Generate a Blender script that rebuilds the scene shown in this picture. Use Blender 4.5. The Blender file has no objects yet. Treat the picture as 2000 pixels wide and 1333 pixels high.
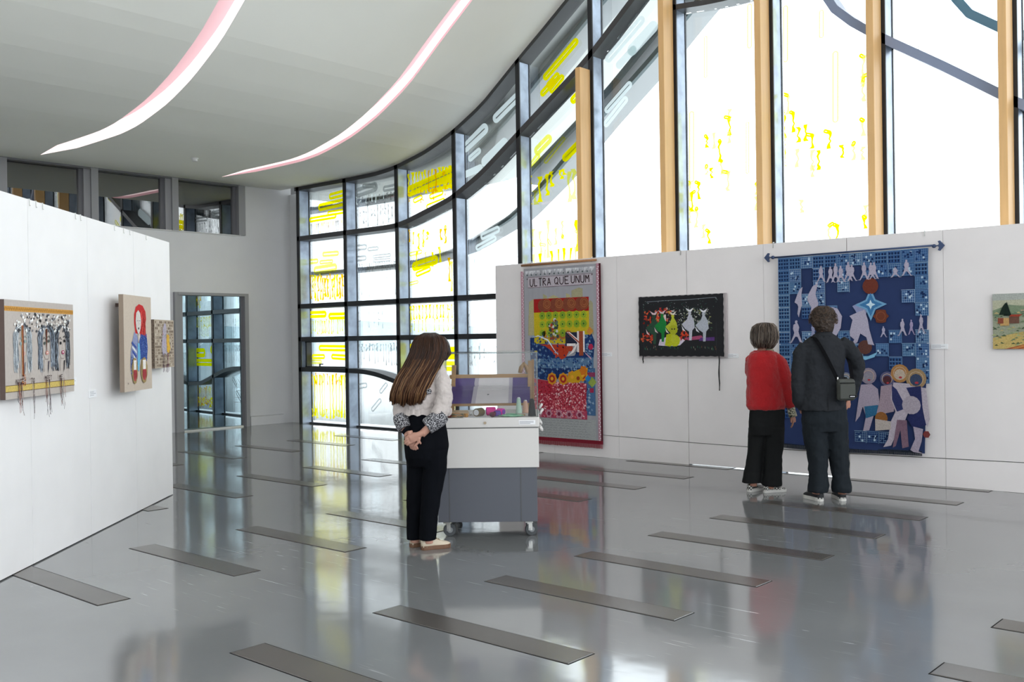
import bpy, math, random
import numpy as np
from mathutils import Vector, Matrix, noise
R = math.radians
C = bpy.context.scene
col = C.collection
rng = random.Random(7)

# ---------------------------------------------------------------- camera
FPX, PITCH, ROLL, YAW, CAMH = 1944.0, -0.0031, -0.0146, 0.7269, 1.57
cam_d = bpy.data.cameras.new('camera'); cam = bpy.data.objects.new('camera', cam_d); col.objects.link(cam)
cam_d.sensor_fit = 'HORIZONTAL'; cam_d.sensor_width = 36.0; cam_d.lens = 36.0 * FPX / 2000.0
cam_d.clip_start = 0.05; cam_d.clip_end = 500
def cvec(x, y, z):     # camera-frame (right, forward, up) -> world
    c, s = math.cos(ROLL), math.sin(ROLL); x, z = c*x - s*z, s*x + c*z
    c, s = math.cos(PITCH), math.sin(PITCH); y, z = c*y - s*z, s*y + c*z
    c, s = math.cos(YAW), math.sin(YAW); return Vector((c*x - s*y, s*x + c*y, z))
rx, fy, uz = cvec(1,0,0), cvec(0,1,0), cvec(0,0,1)
M = Matrix(((rx.x, uz.x, -fy.x, 0), (rx.y, uz.y, -fy.y, 0), (rx.z, uz.z, -fy.z, CAMH), (0,0,0,1)))
cam.matrix_world = M
C.camera = cam

# ---------------------------------------------------------------- sky, exposure
w = bpy.data.worlds.new('World'); C.world = w; w.use_nodes = True
nt = w.node_tree; bg = nt.nodes['Background']
tc = nt.nodes.new('ShaderNodeTexCoord'); sep = nt.nodes.new('ShaderNodeSeparateXYZ'); cr = nt.nodes.new('ShaderNodeValToRGB')
nt.links.new(tc.outputs['Generated'], sep.inputs[0]); nt.links.new(sep.outputs['Z'], cr.inputs[0])
cr.color_ramp.elements[0].position = 0.0; cr.color_ramp.elements[0].color = (0.93, 0.97, 1.0, 1)
cr.color_ramp.elements[1].position = 0.7; cr.color_ramp.elements[1].color = (0.84, 0.92, 1.0, 1)
nt.links.new(cr.outputs[0], bg.inputs[0]); bg.inputs[1].default_value = 4.2
C.view_settings.view_transform = 'Standard'; C.view_settings.look = 'None'
C.view_settings.gamma = 1.0; C.view_settings.use_curve_mapping = False
C.view_settings.exposure = 0.0
C.cycles.max_bounces = 10; C.cycles.transparent_max_bounces = 24; C.cycles.use_denoising = True
C.cycles.caustics_reflective = False; C.cycles.caustics_refractive = False
C.cycles.sample_clamp_indirect = 8.0

# ---------------------------------------------------------------- materials
def srgb(r, g, b):
    f = lambda c: (c/255/12.92) if c/255 <= 0.04045 else ((c/255+0.055)/1.055)**2.4
    return (f(r), f(g), f(b))
MATS = {}
def mat(name, rgb, rough=0.6, metal=0.0, var=0.0, scale=8.0, bump=0.0, bscale=60.0, spec=0.5, emit=None, estr=0.0, sheen=0.0, stretch=None, coat=0.0):
    if name in MATS: return MATS[name]
    m = bpy.data.materials.new(name); m.use_nodes = True; MATS[name] = m
    t = m.node_tree; p = t.nodes['Principled BSDF']
    p.inputs['Base Color'].default_value = (*rgb, 1); p.inputs['Roughness'].default_value = rough
    p.inputs['Metallic'].default_value = metal; p.inputs['Specular IOR Level'].default_value = spec
    if sheen: p.inputs['Sheen Weight'].default_value = sheen
    if coat: p.inputs['Coat Weight'].default_value = coat
    if emit: p.inputs['Emission Color'].default_value = (*emit, 1); p.inputs['Emission Strength'].default_value = estr
    tcn = t.nodes.new('ShaderNodeTexCoord'); mp = t.nodes.new('ShaderNodeMapping')
    if stretch: mp.inputs['Scale'].default_value = stretch
    t.links.new(tcn.outputs['Object'], mp.inputs[0])
    if var:
        n = t.nodes.new('ShaderNodeTexNoise'); n.inputs['Scale'].default_value = scale; n.inputs['Detail'].default_value = 5
        t.links.new(mp.outputs[0], n.inputs['Vector'])
        mr = t.nodes.new('ShaderNodeMapRange'); mr.inputs[1].default_value = .3; mr.inputs[2].default_value = .7
        mr.inputs[3].default_value = 1-var; mr.inputs[4].default_value = 1+var
        t.links.new(n.outputs['Fac'], mr.inputs[0])
        mx = t.nodes.new('ShaderNodeMix'); mx.data_type = 'RGBA'; mx.blend_type = 'MULTIPLY'; mx.inputs[0].default_value = 1
        mx.inputs[6].default_value = (*rgb, 1); t.links.new(mr.outputs[0], mx.inputs[7]); t.links.new(mx.outputs[2], p.inputs['Base Color'])
    if bump:
        n2 = t.nodes.new('ShaderNodeTexNoise'); n2.inputs['Scale'].default_value = bscale; n2.inputs['Detail'].default_value = 3
        t.links.new(mp.outputs[0], n2.inputs['Vector'])
        b = t.nodes.new('ShaderNodeBump'); b.inputs['Strength'].default_value = bump; b.inputs['Distance'].default_value = 0.01
        t.links.new(n2.outputs['Fac'], b.inputs['Height']); t.links.new(b.outputs[0], p.inputs['Normal'])
    return m
def paint_mat():       # flat printed / stitched colours stored per face
    m = bpy.data.materials.new('dyed_cloth'); m.use_nodes = True; t = m.node_tree; p = t.nodes['Principled BSDF']
    a = t.nodes.new('ShaderNodeVertexColor'); a.layer_name = 'Col'
    n = t.nodes.new('ShaderNodeTexNoise'); n.inputs['Scale'].default_value = 90; tcn = t.nodes.new('ShaderNodeTexCoord')
    t.links.new(tcn.outputs['Object'], n.inputs['Vector'])
    mr = t.nodes.new('ShaderNodeMapRange'); mr.inputs[1].default_value = .3; mr.inputs[2].default_value = .7; mr.inputs[3].default_value = .82; mr.inputs[4].default_value = 1.12
    t.links.new(n.outputs['Fac'], mr.inputs[0])
    mx = t.nodes.new('ShaderNodeMix'); mx.data_type = 'RGBA'; mx.blend_type = 'MULTIPLY'; mx.inputs[0].default_value = 1
    t.links.new(a.outputs['Color'], mx.inputs[6]); t.links.new(mr.outputs[0], mx.inputs[7]); t.links.new(mx.outputs[2], p.inputs['Base Color'])
    p.inputs['Roughness'].default_value = .85; p.inputs['Specular IOR Level'].default_value = .2
    return m
PAINT = paint_mat()
def film(name, rgb, gloss=0.0, gcol=(1,1,1), ior=1.5, rough=0.0, white=0.0, diff=(1,1,1)):   # thin see-through sheet: tinted transmission + Fresnel reflection
    m = bpy.data.materials.new(name); m.use_nodes = True; t = m.node_tree; t.nodes.clear()
    o = t.nodes.new('ShaderNodeOutputMaterial'); tr = t.nodes.new('ShaderNodeBsdfTransparent'); tr.inputs[0].default_value = (*rgb, 1)
    last = tr
    if white:
        d = t.nodes.new('ShaderNodeBsdfTranslucent'); d.inputs[0].default_value = (*diff, 1)
        mx = t.nodes.new('ShaderNodeMixShader'); mx.inputs[0].default_value = white
        t.links.new(tr.outputs[0], mx.inputs[1]); t.links.new(d.outputs[0], mx.inputs[2]); last = mx
    if gloss:
        g = t.nodes.new('ShaderNodeBsdfGlossy'); g.inputs['Roughness'].default_value = rough; g.inputs[0].default_value = (*gcol, 1)
        f = t.nodes.new('ShaderNodeFresnel'); f.inputs[0].default_value = ior
        mu = t.nodes.new('ShaderNodeMath'); mu.operation = 'MULTIPLY'; mu.inputs[1].default_value = gloss; mu.use_clamp = True
        t.links.new(f.outputs[0], mu.inputs[0])
        mx = t.nodes.new('ShaderNodeMixShader'); t.links.new(mu.outputs[0], mx.inputs[0])
        t.links.new(last.outputs[0], mx.inputs[1]); t.links.new(g.outputs[0], mx.inputs[2]); last = mx
    t.links.new(last.outputs[0], o.inputs[0]); MATS[name] = m; return m

def floor_mat(name, rgb, rough, scr=0.0, metal=0.0, ior=2.15):
    m = bpy.data.materials.new(name); m.use_nodes = True; t = m.node_tree; p = t.nodes['Principled BSDF']; MATS[name] = m
    tcn = t.nodes.new('ShaderNodeTexCoord'); L = t.links
    n = t.nodes.new('ShaderNodeTexNoise'); n.inputs['Scale'].default_value = .7; n.inputs['Detail'].default_value = 8; L.new(tcn.outputs['Object'], n.inputs['Vector'])
    r = t.nodes.new('ShaderNodeValToRGB'); r.color_ramp.elements[0].position = .3; r.color_ramp.elements[1].position = .7
    r.color_ramp.elements[0].color = (*[c*.9 for c in rgb], 1); r.color_ramp.elements[1].color = (*[c*1.1 for c in rgb], 1)
    L.new(n.outputs['Fac'], r.inputs[0])
    last = r.outputs[0]
    rr = t.nodes.new('ShaderNodeMapRange'); rr.inputs[3].default_value = rough*.75; rr.inputs[4].default_value = rough*1.3; L.new(n.outputs['Fac'], rr.inputs[0])
    rl = rr.outputs[0]
    if scr:
        tot = None
        for ang, s1, s2, th in ((.35, 2.2, 60, .70), (1.2, 2.6, 75, .72), (2.3, 1.8, 55, .71)):
            mp = t.nodes.new('ShaderNodeMapping'); mp.inputs['Rotation'].default_value = (0, 0, ang); mp.inputs['Scale'].default_value = (s1, s2, 1)
            nn = t.nodes.new('ShaderNodeTexNoise'); nn.inputs['Scale'].default_value = 1; nn.inputs['Detail'].default_value = 2; nn.inputs['Distortion'].default_value = .6
            L.new(tcn.outputs['Object'], mp.inputs[0]); L.new(mp.outputs[0], nn.inputs['Vector'])
            q = t.nodes.new('ShaderNodeMapRange'); q.inputs[1].default_value = th; q.inputs[2].default_value = th+.05; L.new(nn.outputs['Fac'], q.inputs[0])
            if tot is None: tot = q.outputs[0]
            else:
                a = t.nodes.new('ShaderNodeMath'); a.operation = 'MAXIMUM'; L.new(tot, a.inputs[0]); L.new(q.outputs[0], a.inputs[1]); tot = a.outputs[0]
        mk = t.nodes.new('ShaderNodeTexNoise'); mk.inputs['Scale'].default_value = .45; mp2 = t.nodes.new('ShaderNodeMapping'); mp2.inputs['Location'].default_value = (3.1, 1.4, 0)
        L.new(tcn.outputs['Object'], mp2.inputs[0]); L.new(mp2.outputs[0], mk.inputs['Vector'])
        q = t.nodes.new('ShaderNodeMapRange'); q.inputs[1].default_value = .45; q.inputs[2].default_value = .62; L.new(mk.outputs['Fac'], q.inputs[0])
        a = t.nodes.new('ShaderNodeMath'); a.operation = 'MULTIPLY'; L.new(tot, a.inputs[0]); L.new(q.outputs[0], a.inputs[1])
        a2 = t.nodes.new('ShaderNodeMath'); a2.operation = 'MULTIPLY'; L.new(a.outputs[0], a2.inputs[0]); a2.inputs[1].default_value = scr
        mx = t.nodes.new('ShaderNodeMix'); mx.data_type = 'RGBA'; L.new(a2.outputs[0], mx.inputs[0]); L.new(last, mx.inputs[6]); mx.inputs[7].default_value = (.62, .64, .66, 1); last = mx.outputs[2]
        ad = t.nodes.new('ShaderNodeMath'); ad.operation = 'MULTIPLY_ADD'; ad.inputs[1].default_value = .35; L.new(a2.outputs[0], ad.inputs[0]); L.new(rl, ad.inputs[2]); rl = ad.outputs[0]
    L.new(last, p.inputs['Base Color']); L.new(rl, p.inputs['Roughness']); p.inputs['Metallic'].default_value = metal
    p.inputs['IOR'].default_value = ior
    # very slight waviness of the poured floor
    nb = t.nodes.new('ShaderNodeTexNoise'); nb.inputs['Scale'].default_value = 3; L.new(tcn.outputs['Object'], nb.inputs['Vector'])
    b = t.nodes.new('ShaderNodeBump'); b.inputs['Strength'].default_value = .06; b.inputs['Distance'].default_value = .02; L.new(nb.outputs['Fac'], b.inputs['Height']); L.new(b.outputs[0], p.inputs['Normal'])
    return m

# ---------------------------------------------------------------- mesh helpers
def tag(o, label=None, cat=None, group=None, kind=None):
    if label: o['label'] = label
    if cat: o['category'] = cat
    if group: o['group'] = group
    if kind: o['kind'] = kind
    return o
def empty(name, loc=(0,0,0), rz=0, **k):
    o = bpy.data.objects.new(name, None); col.objects.link(o); o.location = loc; o.rotation_euler = (0, 0, rz)
    o.empty_display_size = .1
    return tag(o, **k)
class MB:
    def __init__(s): s.v = []; s.f = []; s.m = []; s.c = []
    def face(s, pts, mi=0, color=None):
        n = len(s.v); s.v += [tuple(p) for p in pts]; s.f.append(tuple(range(n, n+len(pts)))); s.m.append(mi); s.c.append(color)
    def box(s, c, d, rz=0, mi=0, color=None, mtx=None):
        n = len(s.v); x, y, z = d[0]/2, d[1]/2, d[2]/2; cs, sn = math.cos(rz), math.sin(rz)
        for dx, dy, dz in ((-x,-y,-z),(x,-y,-z),(x,y,-z),(-x,y,-z),(-x,-y,z),(x,-y,z),(x,y,z),(-x,y,z)):
            if mtx is not None: q = mtx @ Vector((dx, dy, dz)); s.v.append((c[0]+q.x, c[1]+q.y, c[2]+q.z))
            else: s.v.append((c[0]+dx*cs-dy*sn, c[1]+dx*sn+dy*cs, c[2]+dz))
        for f in ((0,3,2,1),(4,5,6,7),(0,1,5,4),(1,2,6,5),(2,3,7,6),(3,0,4,7)):
            s.f.append(tuple(n+i for i in f)); s.m.append(mi); s.c.append(color)
    def ring_strip(s, rings, close=True, caps=True, mi=0, color=None):
        n = len(s.v); k = len(rings[0])
        for r in rings: s.v += [tuple(p) for p in r]
        for i in range(len(rings)-1):
            for j in range(k if close else k-1):
                a, b = n+i*k+j, n+i*k+(j+1) % k
                s.f.append((a, b, b+k, a+k)); s.m.append(mi); s.c.append(color)
        if caps:
            s.f.append(tuple(n+j for j in reversed(range(k)))); s.m.append(mi); s.c.append(color)
            s.f.append(tuple(n+(len(rings)-1)*k+j for j in range(k))); s.m.append(mi); s.c.append(color)
    def tube(s, pts, rad, seg=12, mi=0, color=None, flat=None):
        pts = [Vector(p) for p in pts]
        if not isinstance(rad, (list, tuple)): rad = [rad]*len(pts)
        rings = []; up = None
        for i, p in enumerate(pts):
            d = (pts[min(i+1, len(pts)-1)] - pts[max(i-1, 0)])
            d = d.normalized() if d.length > 1e-9 else Vector((0,0,1))
            if up is None: up = Vector((0,1,0)) if abs(d.y) < .9 else Vector((1,0,0))
            a = d.cross(up).normalized(); b = a.cross(d).normalized(); up = b
            r = rad[i]; ra, rb = (r if isinstance(r, (tuple, list)) else (r, r))
            rings.append([p + a*ra*math.cos(2*math.pi*j/seg) + b*rb*math.sin(2*math.pi*j/seg) for j in range(seg)])
        s.ring_strip(rings, mi=mi, color=color)
    def loft(s, rings, seg=24, mi=0, color=None, ex=2.0):   # rings: (x,y,z,rx,ry[,rot])
        out = []
        for q in rings:
            x, y, z, a, b = q[:5]; ro = q[5] if len(q) > 5 else 0
            r = []
            for j in range(seg):
                t = 2*math.pi*j/seg; ct, st = math.cos(t), math.sin(t)
                px = a*math.copysign(abs(ct)**(2/ex), ct); pyy = b*math.copysign(abs(st)**(2/ex), st)
                r.append((x+px*math.cos(ro)-pyy*math.sin(ro), y+px*math.sin(ro)+pyy*math.cos(ro), z))
            out.append(r)
        s.ring_strip(out, mi=mi, color=color)
    def ellipsoid(s, c, r, mtx=None, seg=16, rg=10, mi=0, color=None):
        rings = []
        for i in range(rg+1):
            t = -math.pi/2 + math.pi*(i+.02)/(rg+.04) ; ring = []
            for j in range(seg):
                a = 2*math.pi*j/seg
                v = Vector((r[0]*math.cos(t)*math.cos(a), r[1]*math.cos(t)*math.sin(a), r[2]*math.sin(t)))
                if mtx is not None: v = mtx @ v
                ring.append(Vector(c)+v)
            rings.append(ring)
        s.ring_strip(rings, mi=mi, color=color)
    def prism(s, poly, f0, f1, mi=0, color=None):   # poly list of 2-D pts; f0,f1 map a 2-D point to 3-D for the two faces
        s.ring_strip([[f0(*p) for p in poly], [f1(*p) for p in poly]], mi=mi, color=color)
    def build(s, name, mats, parent=None, smooth=False, bevel=0, loc=None, rz=None, **k):
        me = bpy.data.meshes.new(name); me.from_pydata(s.v, [], s.f)
        if not isinstance(mats, (list, tuple)): mats = [mats]
        for m in mats: me.materials.append(m)
        if len(mats) > 1: me.polygons.foreach_set('material_index', s.m)
        if smooth: me.polygons.foreach_set('use_smooth', [True]*len(s.f))
        if any(c is not None for c in s.c):
            ca = me.color_attributes.new('Col', 'FLOAT_COLOR', 'CORNER'); buf = []
            for f, c in zip(s.f, s.c): buf += list((*(c or (.5,.5,.5)), 1.0)) * len(f)
            ca.data.foreach_set('color', buf)
        me.update()
        o = bpy.data.objects.new(name, me); col.objects.link(o)
        if parent is not None: o.parent = parent
        if loc is not None: o.location = loc
        if rz is not None: o.rotation_euler = (0, 0, rz)
        if bevel:
            b = o.modifiers.new('b', 'BEVEL'); b.width = bevel; b.segments = 2; b.limit_method = 'ANGLE'
        return tag(o, **k)
def remesh(o, vox=.008, sm=6, disp=None):
    r = o.modifiers.new('r', 'REMESH'); r.mode = 'VOXEL'; r.voxel_size = vox; r.use_smooth_shade = True
    s = o.modifiers.new('s', 'SMOOTH'); s.iterations = sm; s.factor = .5
    if disp:
        t = bpy.data.textures.new('folds', 'CLOUDS'); t.noise_scale = disp[1]
        d = o.modifiers.new('d', 'DISPLACE'); d.texture = t; d.strength = disp[0]; d.mid_level = .5; d.texture_coords = 'LOCAL'
    return o
def bar(name, a, b, wy, hz, m, parent, **k):
    mb = MB(); mb.box(((a[0]+b[0])/2, (a[1]+b[1])/2, (a[2]+b[2])/2), (abs(b[0]-a[0]) or wy, abs(b[1]-a[1]) or wy, abs(b[2]-a[2]) or hz)); return mb.build(name, m, parent, **k)
def curve_fn(pts):
    xs = np.array([p[0] for p in pts]); ys = np.array([p[1] for p in pts]); g = np.arange(xs[0]-1, xs[-1]+1, .04)
    v = np.interp(g, xs, ys); k = np.hanning(17); k /= k.sum(); v2 = np.convolve(np.pad(v, 8, 'edge'), k, 'valid')
    return lambda x: float(np.interp(x, g, v2))
def ray(px, py): return cvec((px-1000)/FPX, 1.0, -(py-666.5)/FPX)
def onY(px, py, Y):      # photo measurement -> point of the plane Y
    d = ray(px, py); t = Y/d.y; return (d.x*t, CAMH + d.z*t)
A0 = Vector((-6.938, 2.657, 0)); AU = (Vector((-9.442, 5.312, 0)) - A0).normalized(); AN = Vector((AU.y, -AU.x, 0))   # left display wall line, its normal towards the hall
if AN.x < 0: AN = -AN
def onL(px, py):
    d = ray(px, py); t = A0.dot(AN)/(d.x*AN.x + d.y*AN.y); q = Vector((d.x*t, d.y*t, 0)) - A0
    return (q.dot(AU), CAMH + d.z*t)

XB, YG, YF, YW, ZC = -16.0, 11.6, 11.35, 10.42, 4.47      # back wall, glass, front of fins, display wall, low ceiling
white = mat('white_paint', (.80,.80,.79), .6, var=.02, scale=2)
board = mat('display_board_white', (.84,.82,.82), .55, var=.02, scale=3)
grey = mat('grey_wall_paint', (.64,.64,.645), .6, var=.03, scale=1.5)
dgrey = mat('dark_grey_frame', (.13,.13,.14), .45)
mgrey = mat('mid_grey_frame', (.27,.27,.28), .5)
ceilm = mat('ceiling_plaster', (.88,.88,.82), .8, var=.015, scale=1)
black = mat('black_metal', (.012,.013,.016), .45)
alu = mat('slate_aluminium', (.31,.365,.45), .32, metal=.45, var=.3, scale=4)
concrete = mat('outside_paving', (.80,.80,.78), .9, var=.08, scale=.4)

# ---- floor with metal access plates in a regular grid
fm = floor_mat('polished_grey_resin', (.20,.204,.208), .085, scr=.8)
mb = MB(); mb.box((-3, .9, -.1), (27, 21.6, .2)); floor = mb.build('floor', fm, kind='structure')
plate_m = floor_mat('brushed_steel_plate', (.10,.090,.083), .22, metal=.15, ior=1.6)
gapm = mat('dark_joint', (.012,.012,.012), .9, spec=.1)
def plate_mesh():
    mb = MB(); L, W = 1.425, .2
    mb.box((L/2, -W/2, .0004), (L+.012, W+.012, .0016), mi=1)
    n = .004
    lo = [(0,-W),(L,-W),(L,0),(0,0)]; hi = [(n,-W+n),(L-n,-W+n),(L-n,-n),(n,-n)]
    mb.ring_strip([[(x,y,.0012) for x,y in lo], [(x,y,.004) for x,y in hi]])
    return mb
pm = None
for X in (-4.41, -7.26, -10.15, -13.1, -1.615, 1.25):
    for i in range(-3, 9):
        Y = 2.99 + .9375*i
        if i == 0 and X < -5 : pass
        d = math.hypot(X+.7, Y)
        if d < 1.5: continue
        # skip the plates that lie wholly behind the display walls' backs or outside
        s = (Vector((X+.7, Y-.1, 0)) - A0).dot(AN)
        if s < -.9 and X < -6 and Y < 6.2: continue
        if Y > 10.45 and X > -12: Y -= .0
        if pm is None: pm = plate_mesh().build('floor_plate', [plate_m, gapm], floor, loc=(X, Y, 0))
        else:
            o = pm.copy(); col.objects.link(o); o.location = (X, Y, 0)

# ---- back wall (grey) with a glass door and a clerestory band
wall = empty('wall_back', (XB, 0, 0), kind='structure')
def wbox(y0, y1, z0, z1, nm='wall_section', x=0, t=.24, m=grey, **k):
    mb = MB(); mb.box((x - t/2, (y0+y1)/2, (z0+z1)/2), (t, y1-y0, z1-z0)); return mb.build(nm, m, wall, **k)
DY0, DY1, DZ = 9.24, 10.455, 2.41
wbox(-9.6, 9.08, 0, 3.54); wbox(9.08, 10.57, 2.46, 3.54); wbox(10.57, YG, 0, 3.54); wbox(10.545, YG, 3.54, 4.6)
mb = MB(); mb.box((.255, 11.6, 2.2), (.51, .06, 4.4)); mb.build('wall_return', grey, wall)
dr = empty('door_1', (XB, 0, 0), kind='structure')
def dbox(c, d, nm='door_frame', m=mgrey): mb = MB(); mb.box(c, d); return mb.build(nm, m, dr)
dbox((-.02, 9.11, 1.23), (.18, .06, 2.46)); dbox((-.03, 9.17, 1.215), (.14, .05, 2.43)); dbox((-.02, 10.53, 1.23), (.18, .08, 2.46)); dbox((-.02, 9.82, 2.435), (.18, 1.35, .05))
dbox((-.02, 9.22, 1.2), (.1, .05, 2.41), 'door_stile'); dbox((-.05, 10.465, 1.2), (.12, .05, 2.41), 'door_stile', dgrey)
dglass = film('dark_door_glass', (.16,.26,.28), gloss=3.6, ior=2.0, gcol=(.72,.92,1.0))
mb = MB(); mb.box((0, 0, DZ/2+.005), (.008, DY1-DY0-.01, DZ-.01)); mb.build('pane', dglass, dr, loc=(-.05, (DY0+DY1)/2, 0), rz=R(-3.9))
dbox((-.02, 9.83, .012), (.16, 1.2, .024), 'threshold', mat('steel', (.55,.55,.53), .3, metal=.8))
wn = empty('window_2', (XB, 0, 0), kind='structure')
cglass = film('clerestory_glass', (.42,.42,.42), gloss=2.4, ior=1.9)
def nbox(c, d, nm='window_frame', m=mgrey): mb = MB(); mb.box(c, d); return mb.build(nm, m, wn)
y = 10.47; n = 0
edges = [10.545, 10.405]
ops = []
hi = 10.40
while hi > -7:
    ops.append((hi-1.21, hi)); hi -= 1.44
nbox((-.02, 10.475, 4.0), (.14, .14, .92))
for i, (a, b) in enumerate(ops):
    g = nbox((-.08, (a+b)/2, 4.0), (.01, b-a, .92), 'pane', cglass)
    nbox((-.03, a-.06, 4.0), (.16, .12, .92)); nbox((-.05, a-.175, 4.0), (.12, .11, .92), m=mgrey)
    nbox((-.12, b-.03, 4.0), (.16, .06, .92), m=dgrey)
nbox((-.06, 1.8, 3.535), (.2, 17.3, .012), 'sill', grey)
nbox((-.06, 1.8, 4.455), (.2, 17.3, .035), 'head_rail', dgrey)
# dark room beyond
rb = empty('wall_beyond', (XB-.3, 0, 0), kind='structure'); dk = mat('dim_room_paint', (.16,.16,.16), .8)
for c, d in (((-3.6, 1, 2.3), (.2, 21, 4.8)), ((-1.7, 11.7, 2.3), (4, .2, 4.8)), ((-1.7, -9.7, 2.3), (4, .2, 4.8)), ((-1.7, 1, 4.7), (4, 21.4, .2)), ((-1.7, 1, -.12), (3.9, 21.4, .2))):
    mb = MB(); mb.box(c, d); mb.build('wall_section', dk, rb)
tr = empty('baseboard_back', (XB, 0, 0), kind='structure')
mb = MB(); mb.box((.02, (10.6+YF)/2, .085), (.05, YF-10.6, .17)); mb.box((.012, (10.6+YF)/2, .18), (.035, YF-10.6, .012)); mb.build('skirting_board', grey, tr, bevel=.003)

# ---- wave ceiling (extruded along the hall's depth) with two glowing slots
T5 = curve_fn([(-16.5,4.40),(-14.1,4.40),(-13.2,4.41),(-12.71,4.457),(-11.95,4.62),(-11.35,4.833),(-10.66,5.18),(-9.95,5.70),(-9.4,6.08),(-8.90,6.44),(-8,7.05),(-7,7.6),(-6,8.0),(-4,8.4),(0,8.7),(12,8.8)])
ZCf = lambda x: T5(x) + .07
NX = [XB + .2*i for i in range(int((10.5-XB)/.2)+1)]
cel = empty('ceiling', (0,0,0), kind='structure')
slots = [(6.60, .15, -15.45), (9.70, .12, -15.4)]
def hw(s, x): return max(0.0, min(1.0, (x - s[2])/.9)) * s[1]
fine = sorted(set([round(v, 3) for v in NX] + [round(-15.5+.05*i, 3) for i in range(24)]))
bounds = [lambda x: -9.6, lambda x: slots[0][0]-hw(slots[0], x), lambda x: slots[0][0]+hw(slots[0], x), lambda x: slots[1][0]-hw(slots[1], x), lambda x: slots[1][0]+hw(slots[1], x), lambda x: YF+.02]
mb = MB()
for a, b in ((0,1),(2,3),(4,5)):
    for x0, x1 in zip(fine[:-1], fine[1:]):
        mb.face([(x0, bounds[a](x0), ZCf(x0)), (x0, bounds[b](x0), ZCf(x0)), (x1, bounds[b](x1), ZCf(x1)), (x1, bounds[a](x1), ZCf(x1))])
mb.build('ceiling_surface', ceilm, cel, smooth=True)
mb = MB()
for x0, x1 in zip(NX[:-1], NX[1:]):
    mb.face([(x0,-9.6,ZCf(x0)+.55),(x1,-9.6,ZCf(x1)+.55),(x1,YG+.4,ZCf(x1)+.55),(x0,YG+.4,ZCf(x0)+.55)])
mb.build('roof_deck', white, cel, smooth=True)
pinkm = mat('pink_slot_reflector', (.66,.46,.49), .7, emit=(1.0,.66,.70), estr=.40)
diffm = mat('slot_diffuser', (.95,.9,.9), .6, emit=(1.0,.90,.88), estr=1.0)
for si, s in enumerate(slots):
    lt = empty('ceiling_light_slot', (s[2], s[0], ZCf(s[2])), label=('pink and white curved light slot in the ceiling nearer the left display wall','slim white curved light slot in the ceiling nearer the glazed facade')[si], cat='ceiling light', group='curved light slots in the ceiling')
    o3 = Vector(lt.location); H = .2
    top, far, near, rim = MB(), MB(), MB(), MB()
    xs = [x for x in fine if x >= s[2]-.01]
    for x0, x1 in zip(xs[:-1], xs[1:]):
        def P(x, side, h): return (x-o3.x, s[0]+side*hw(s, x)-o3.y, ZCf(x)+h-o3.z)
        a = min(1, (x0-s[2])/.9)*H+.001; b = min(1, (x1-s[2])/.9)*H+.001
        top.face([P(x0,-1,a), P(x0,1,a), P(x1,1,b), P(x1,-1,b)])
        k = .22 if si else .0
        far.face([P(x0,1,a*k), P(x0,1,a), P(x1,1,b), P(x1,1,b*k)])
        if k: rim.face([P(x0,1,0), P(x0,1,a*k), P(x1,1,b*k), P(x1,1,0)])
        near.face([P(x0,-1,0), P(x0,-1,a), P(x1,-1,b), P(x1,-1,0)])
    if si == 0: top.build('reflector', pinkm, lt)
    else: top.build('reflector', pinkm, lt); rim.build('rim', pinkm, lt)
    far.build('diffuser', diffm, lt); near.build('reflector', pinkm, lt)

# ---- other sides of the hall (not in the picture): plain rear wall, glazed end
wr = empty('wall_rear', (0,-9.7,0), kind='structure'); mb = MB(); mb.box((-3, 0, 2.2), (27, .2, 4.4)); mb.build('wall_section', white, wr)
mb = MB()
for x0, x1 in zip(NX[:-1], NX[1:]):
    z = ZCf((x0+x1)/2)+.5
    if z > 7.4: mb.box(((x0+x1)/2, 0, (7.2+z)/2), (x1-x0, .2, z-7.2))
mb.build('wall_section', white, wr)
for X in (-12, -6, -3, 0, 3, 6):
    mb = MB(); mb.box((X, 0, 5.9), (.3, .2, 3.0)); mb.build('pier', white, wr)
we = empty('window_3', (10.5, 0, 0), kind='structure')
for Y in range(-9, 12, 2):
    mb = MB(); mb.box((0, Y, 4.4), (.2, .08, 8.8)); mb.build('mullion', black, we)

# ---- glazed facade
fac = empty('window_1', (0, YG, 0), kind='structure')
MX = [-9.94 + 1.385*(k-4) for k in range(0, 15)]
T1 = curve_fn([(-16.5,1.0),(-14.2,.99),(-13.6,.975),(-13.2,.92),(-12.6,.77),(-12,.62),(-11.3,.6),(-10,.8),(-8,1.0),(12,1.0)])
T2 = lambda x: 1.575
T3 = lambda x: 2.195
T4 = curve_fn([(-16.5,3.455),(-14.2,3.455),(-12.8,3.455),(-12.5,3.49),(-11.36,3.784),(-10.68,4.11),(-9.95,4.586),(-8.77,5.353),(-8.46,5.58),(-7.81,6.128),(-7.15,6.68)])
def sweep(fn, x0, x1, y0, y1, h, nm, m, parent=fac, mlo=None, n=None, offs=0):
    n = n or max(2, int((x1-x0)/.12)); mb = MB()
    rings = []
    for i in range(n+1):
        x = x0+(x1-x0)*i/n; z = fn(x)+offs
        sl = (fn(x+.02)-fn(x-.02))/.04; hh = h*math.sqrt(1+sl*sl)
        rings.append([(x, y0-YG, z), (x, y1-YG, z), (x, y1-YG, z+hh), (x, y0-YG, z+hh)])
    mb.ring_strip(rings); o = mb.build(nm, m, parent); return o
tm = mat('transom_underside_grey', (.045,.045,.048), .35)
XE = MX[-1]
sweep(lambda x: 0, MX[0], XE, YG-.07, YG+.03, .03, 'sill', black)
sweep(T1, MX[0], XE, YF, YG+.03, .08, 'transom', black); sweep(lambda x: 1.56, MX[0], XE, YF, YG+.03, .085, 'transom', black)
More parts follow.
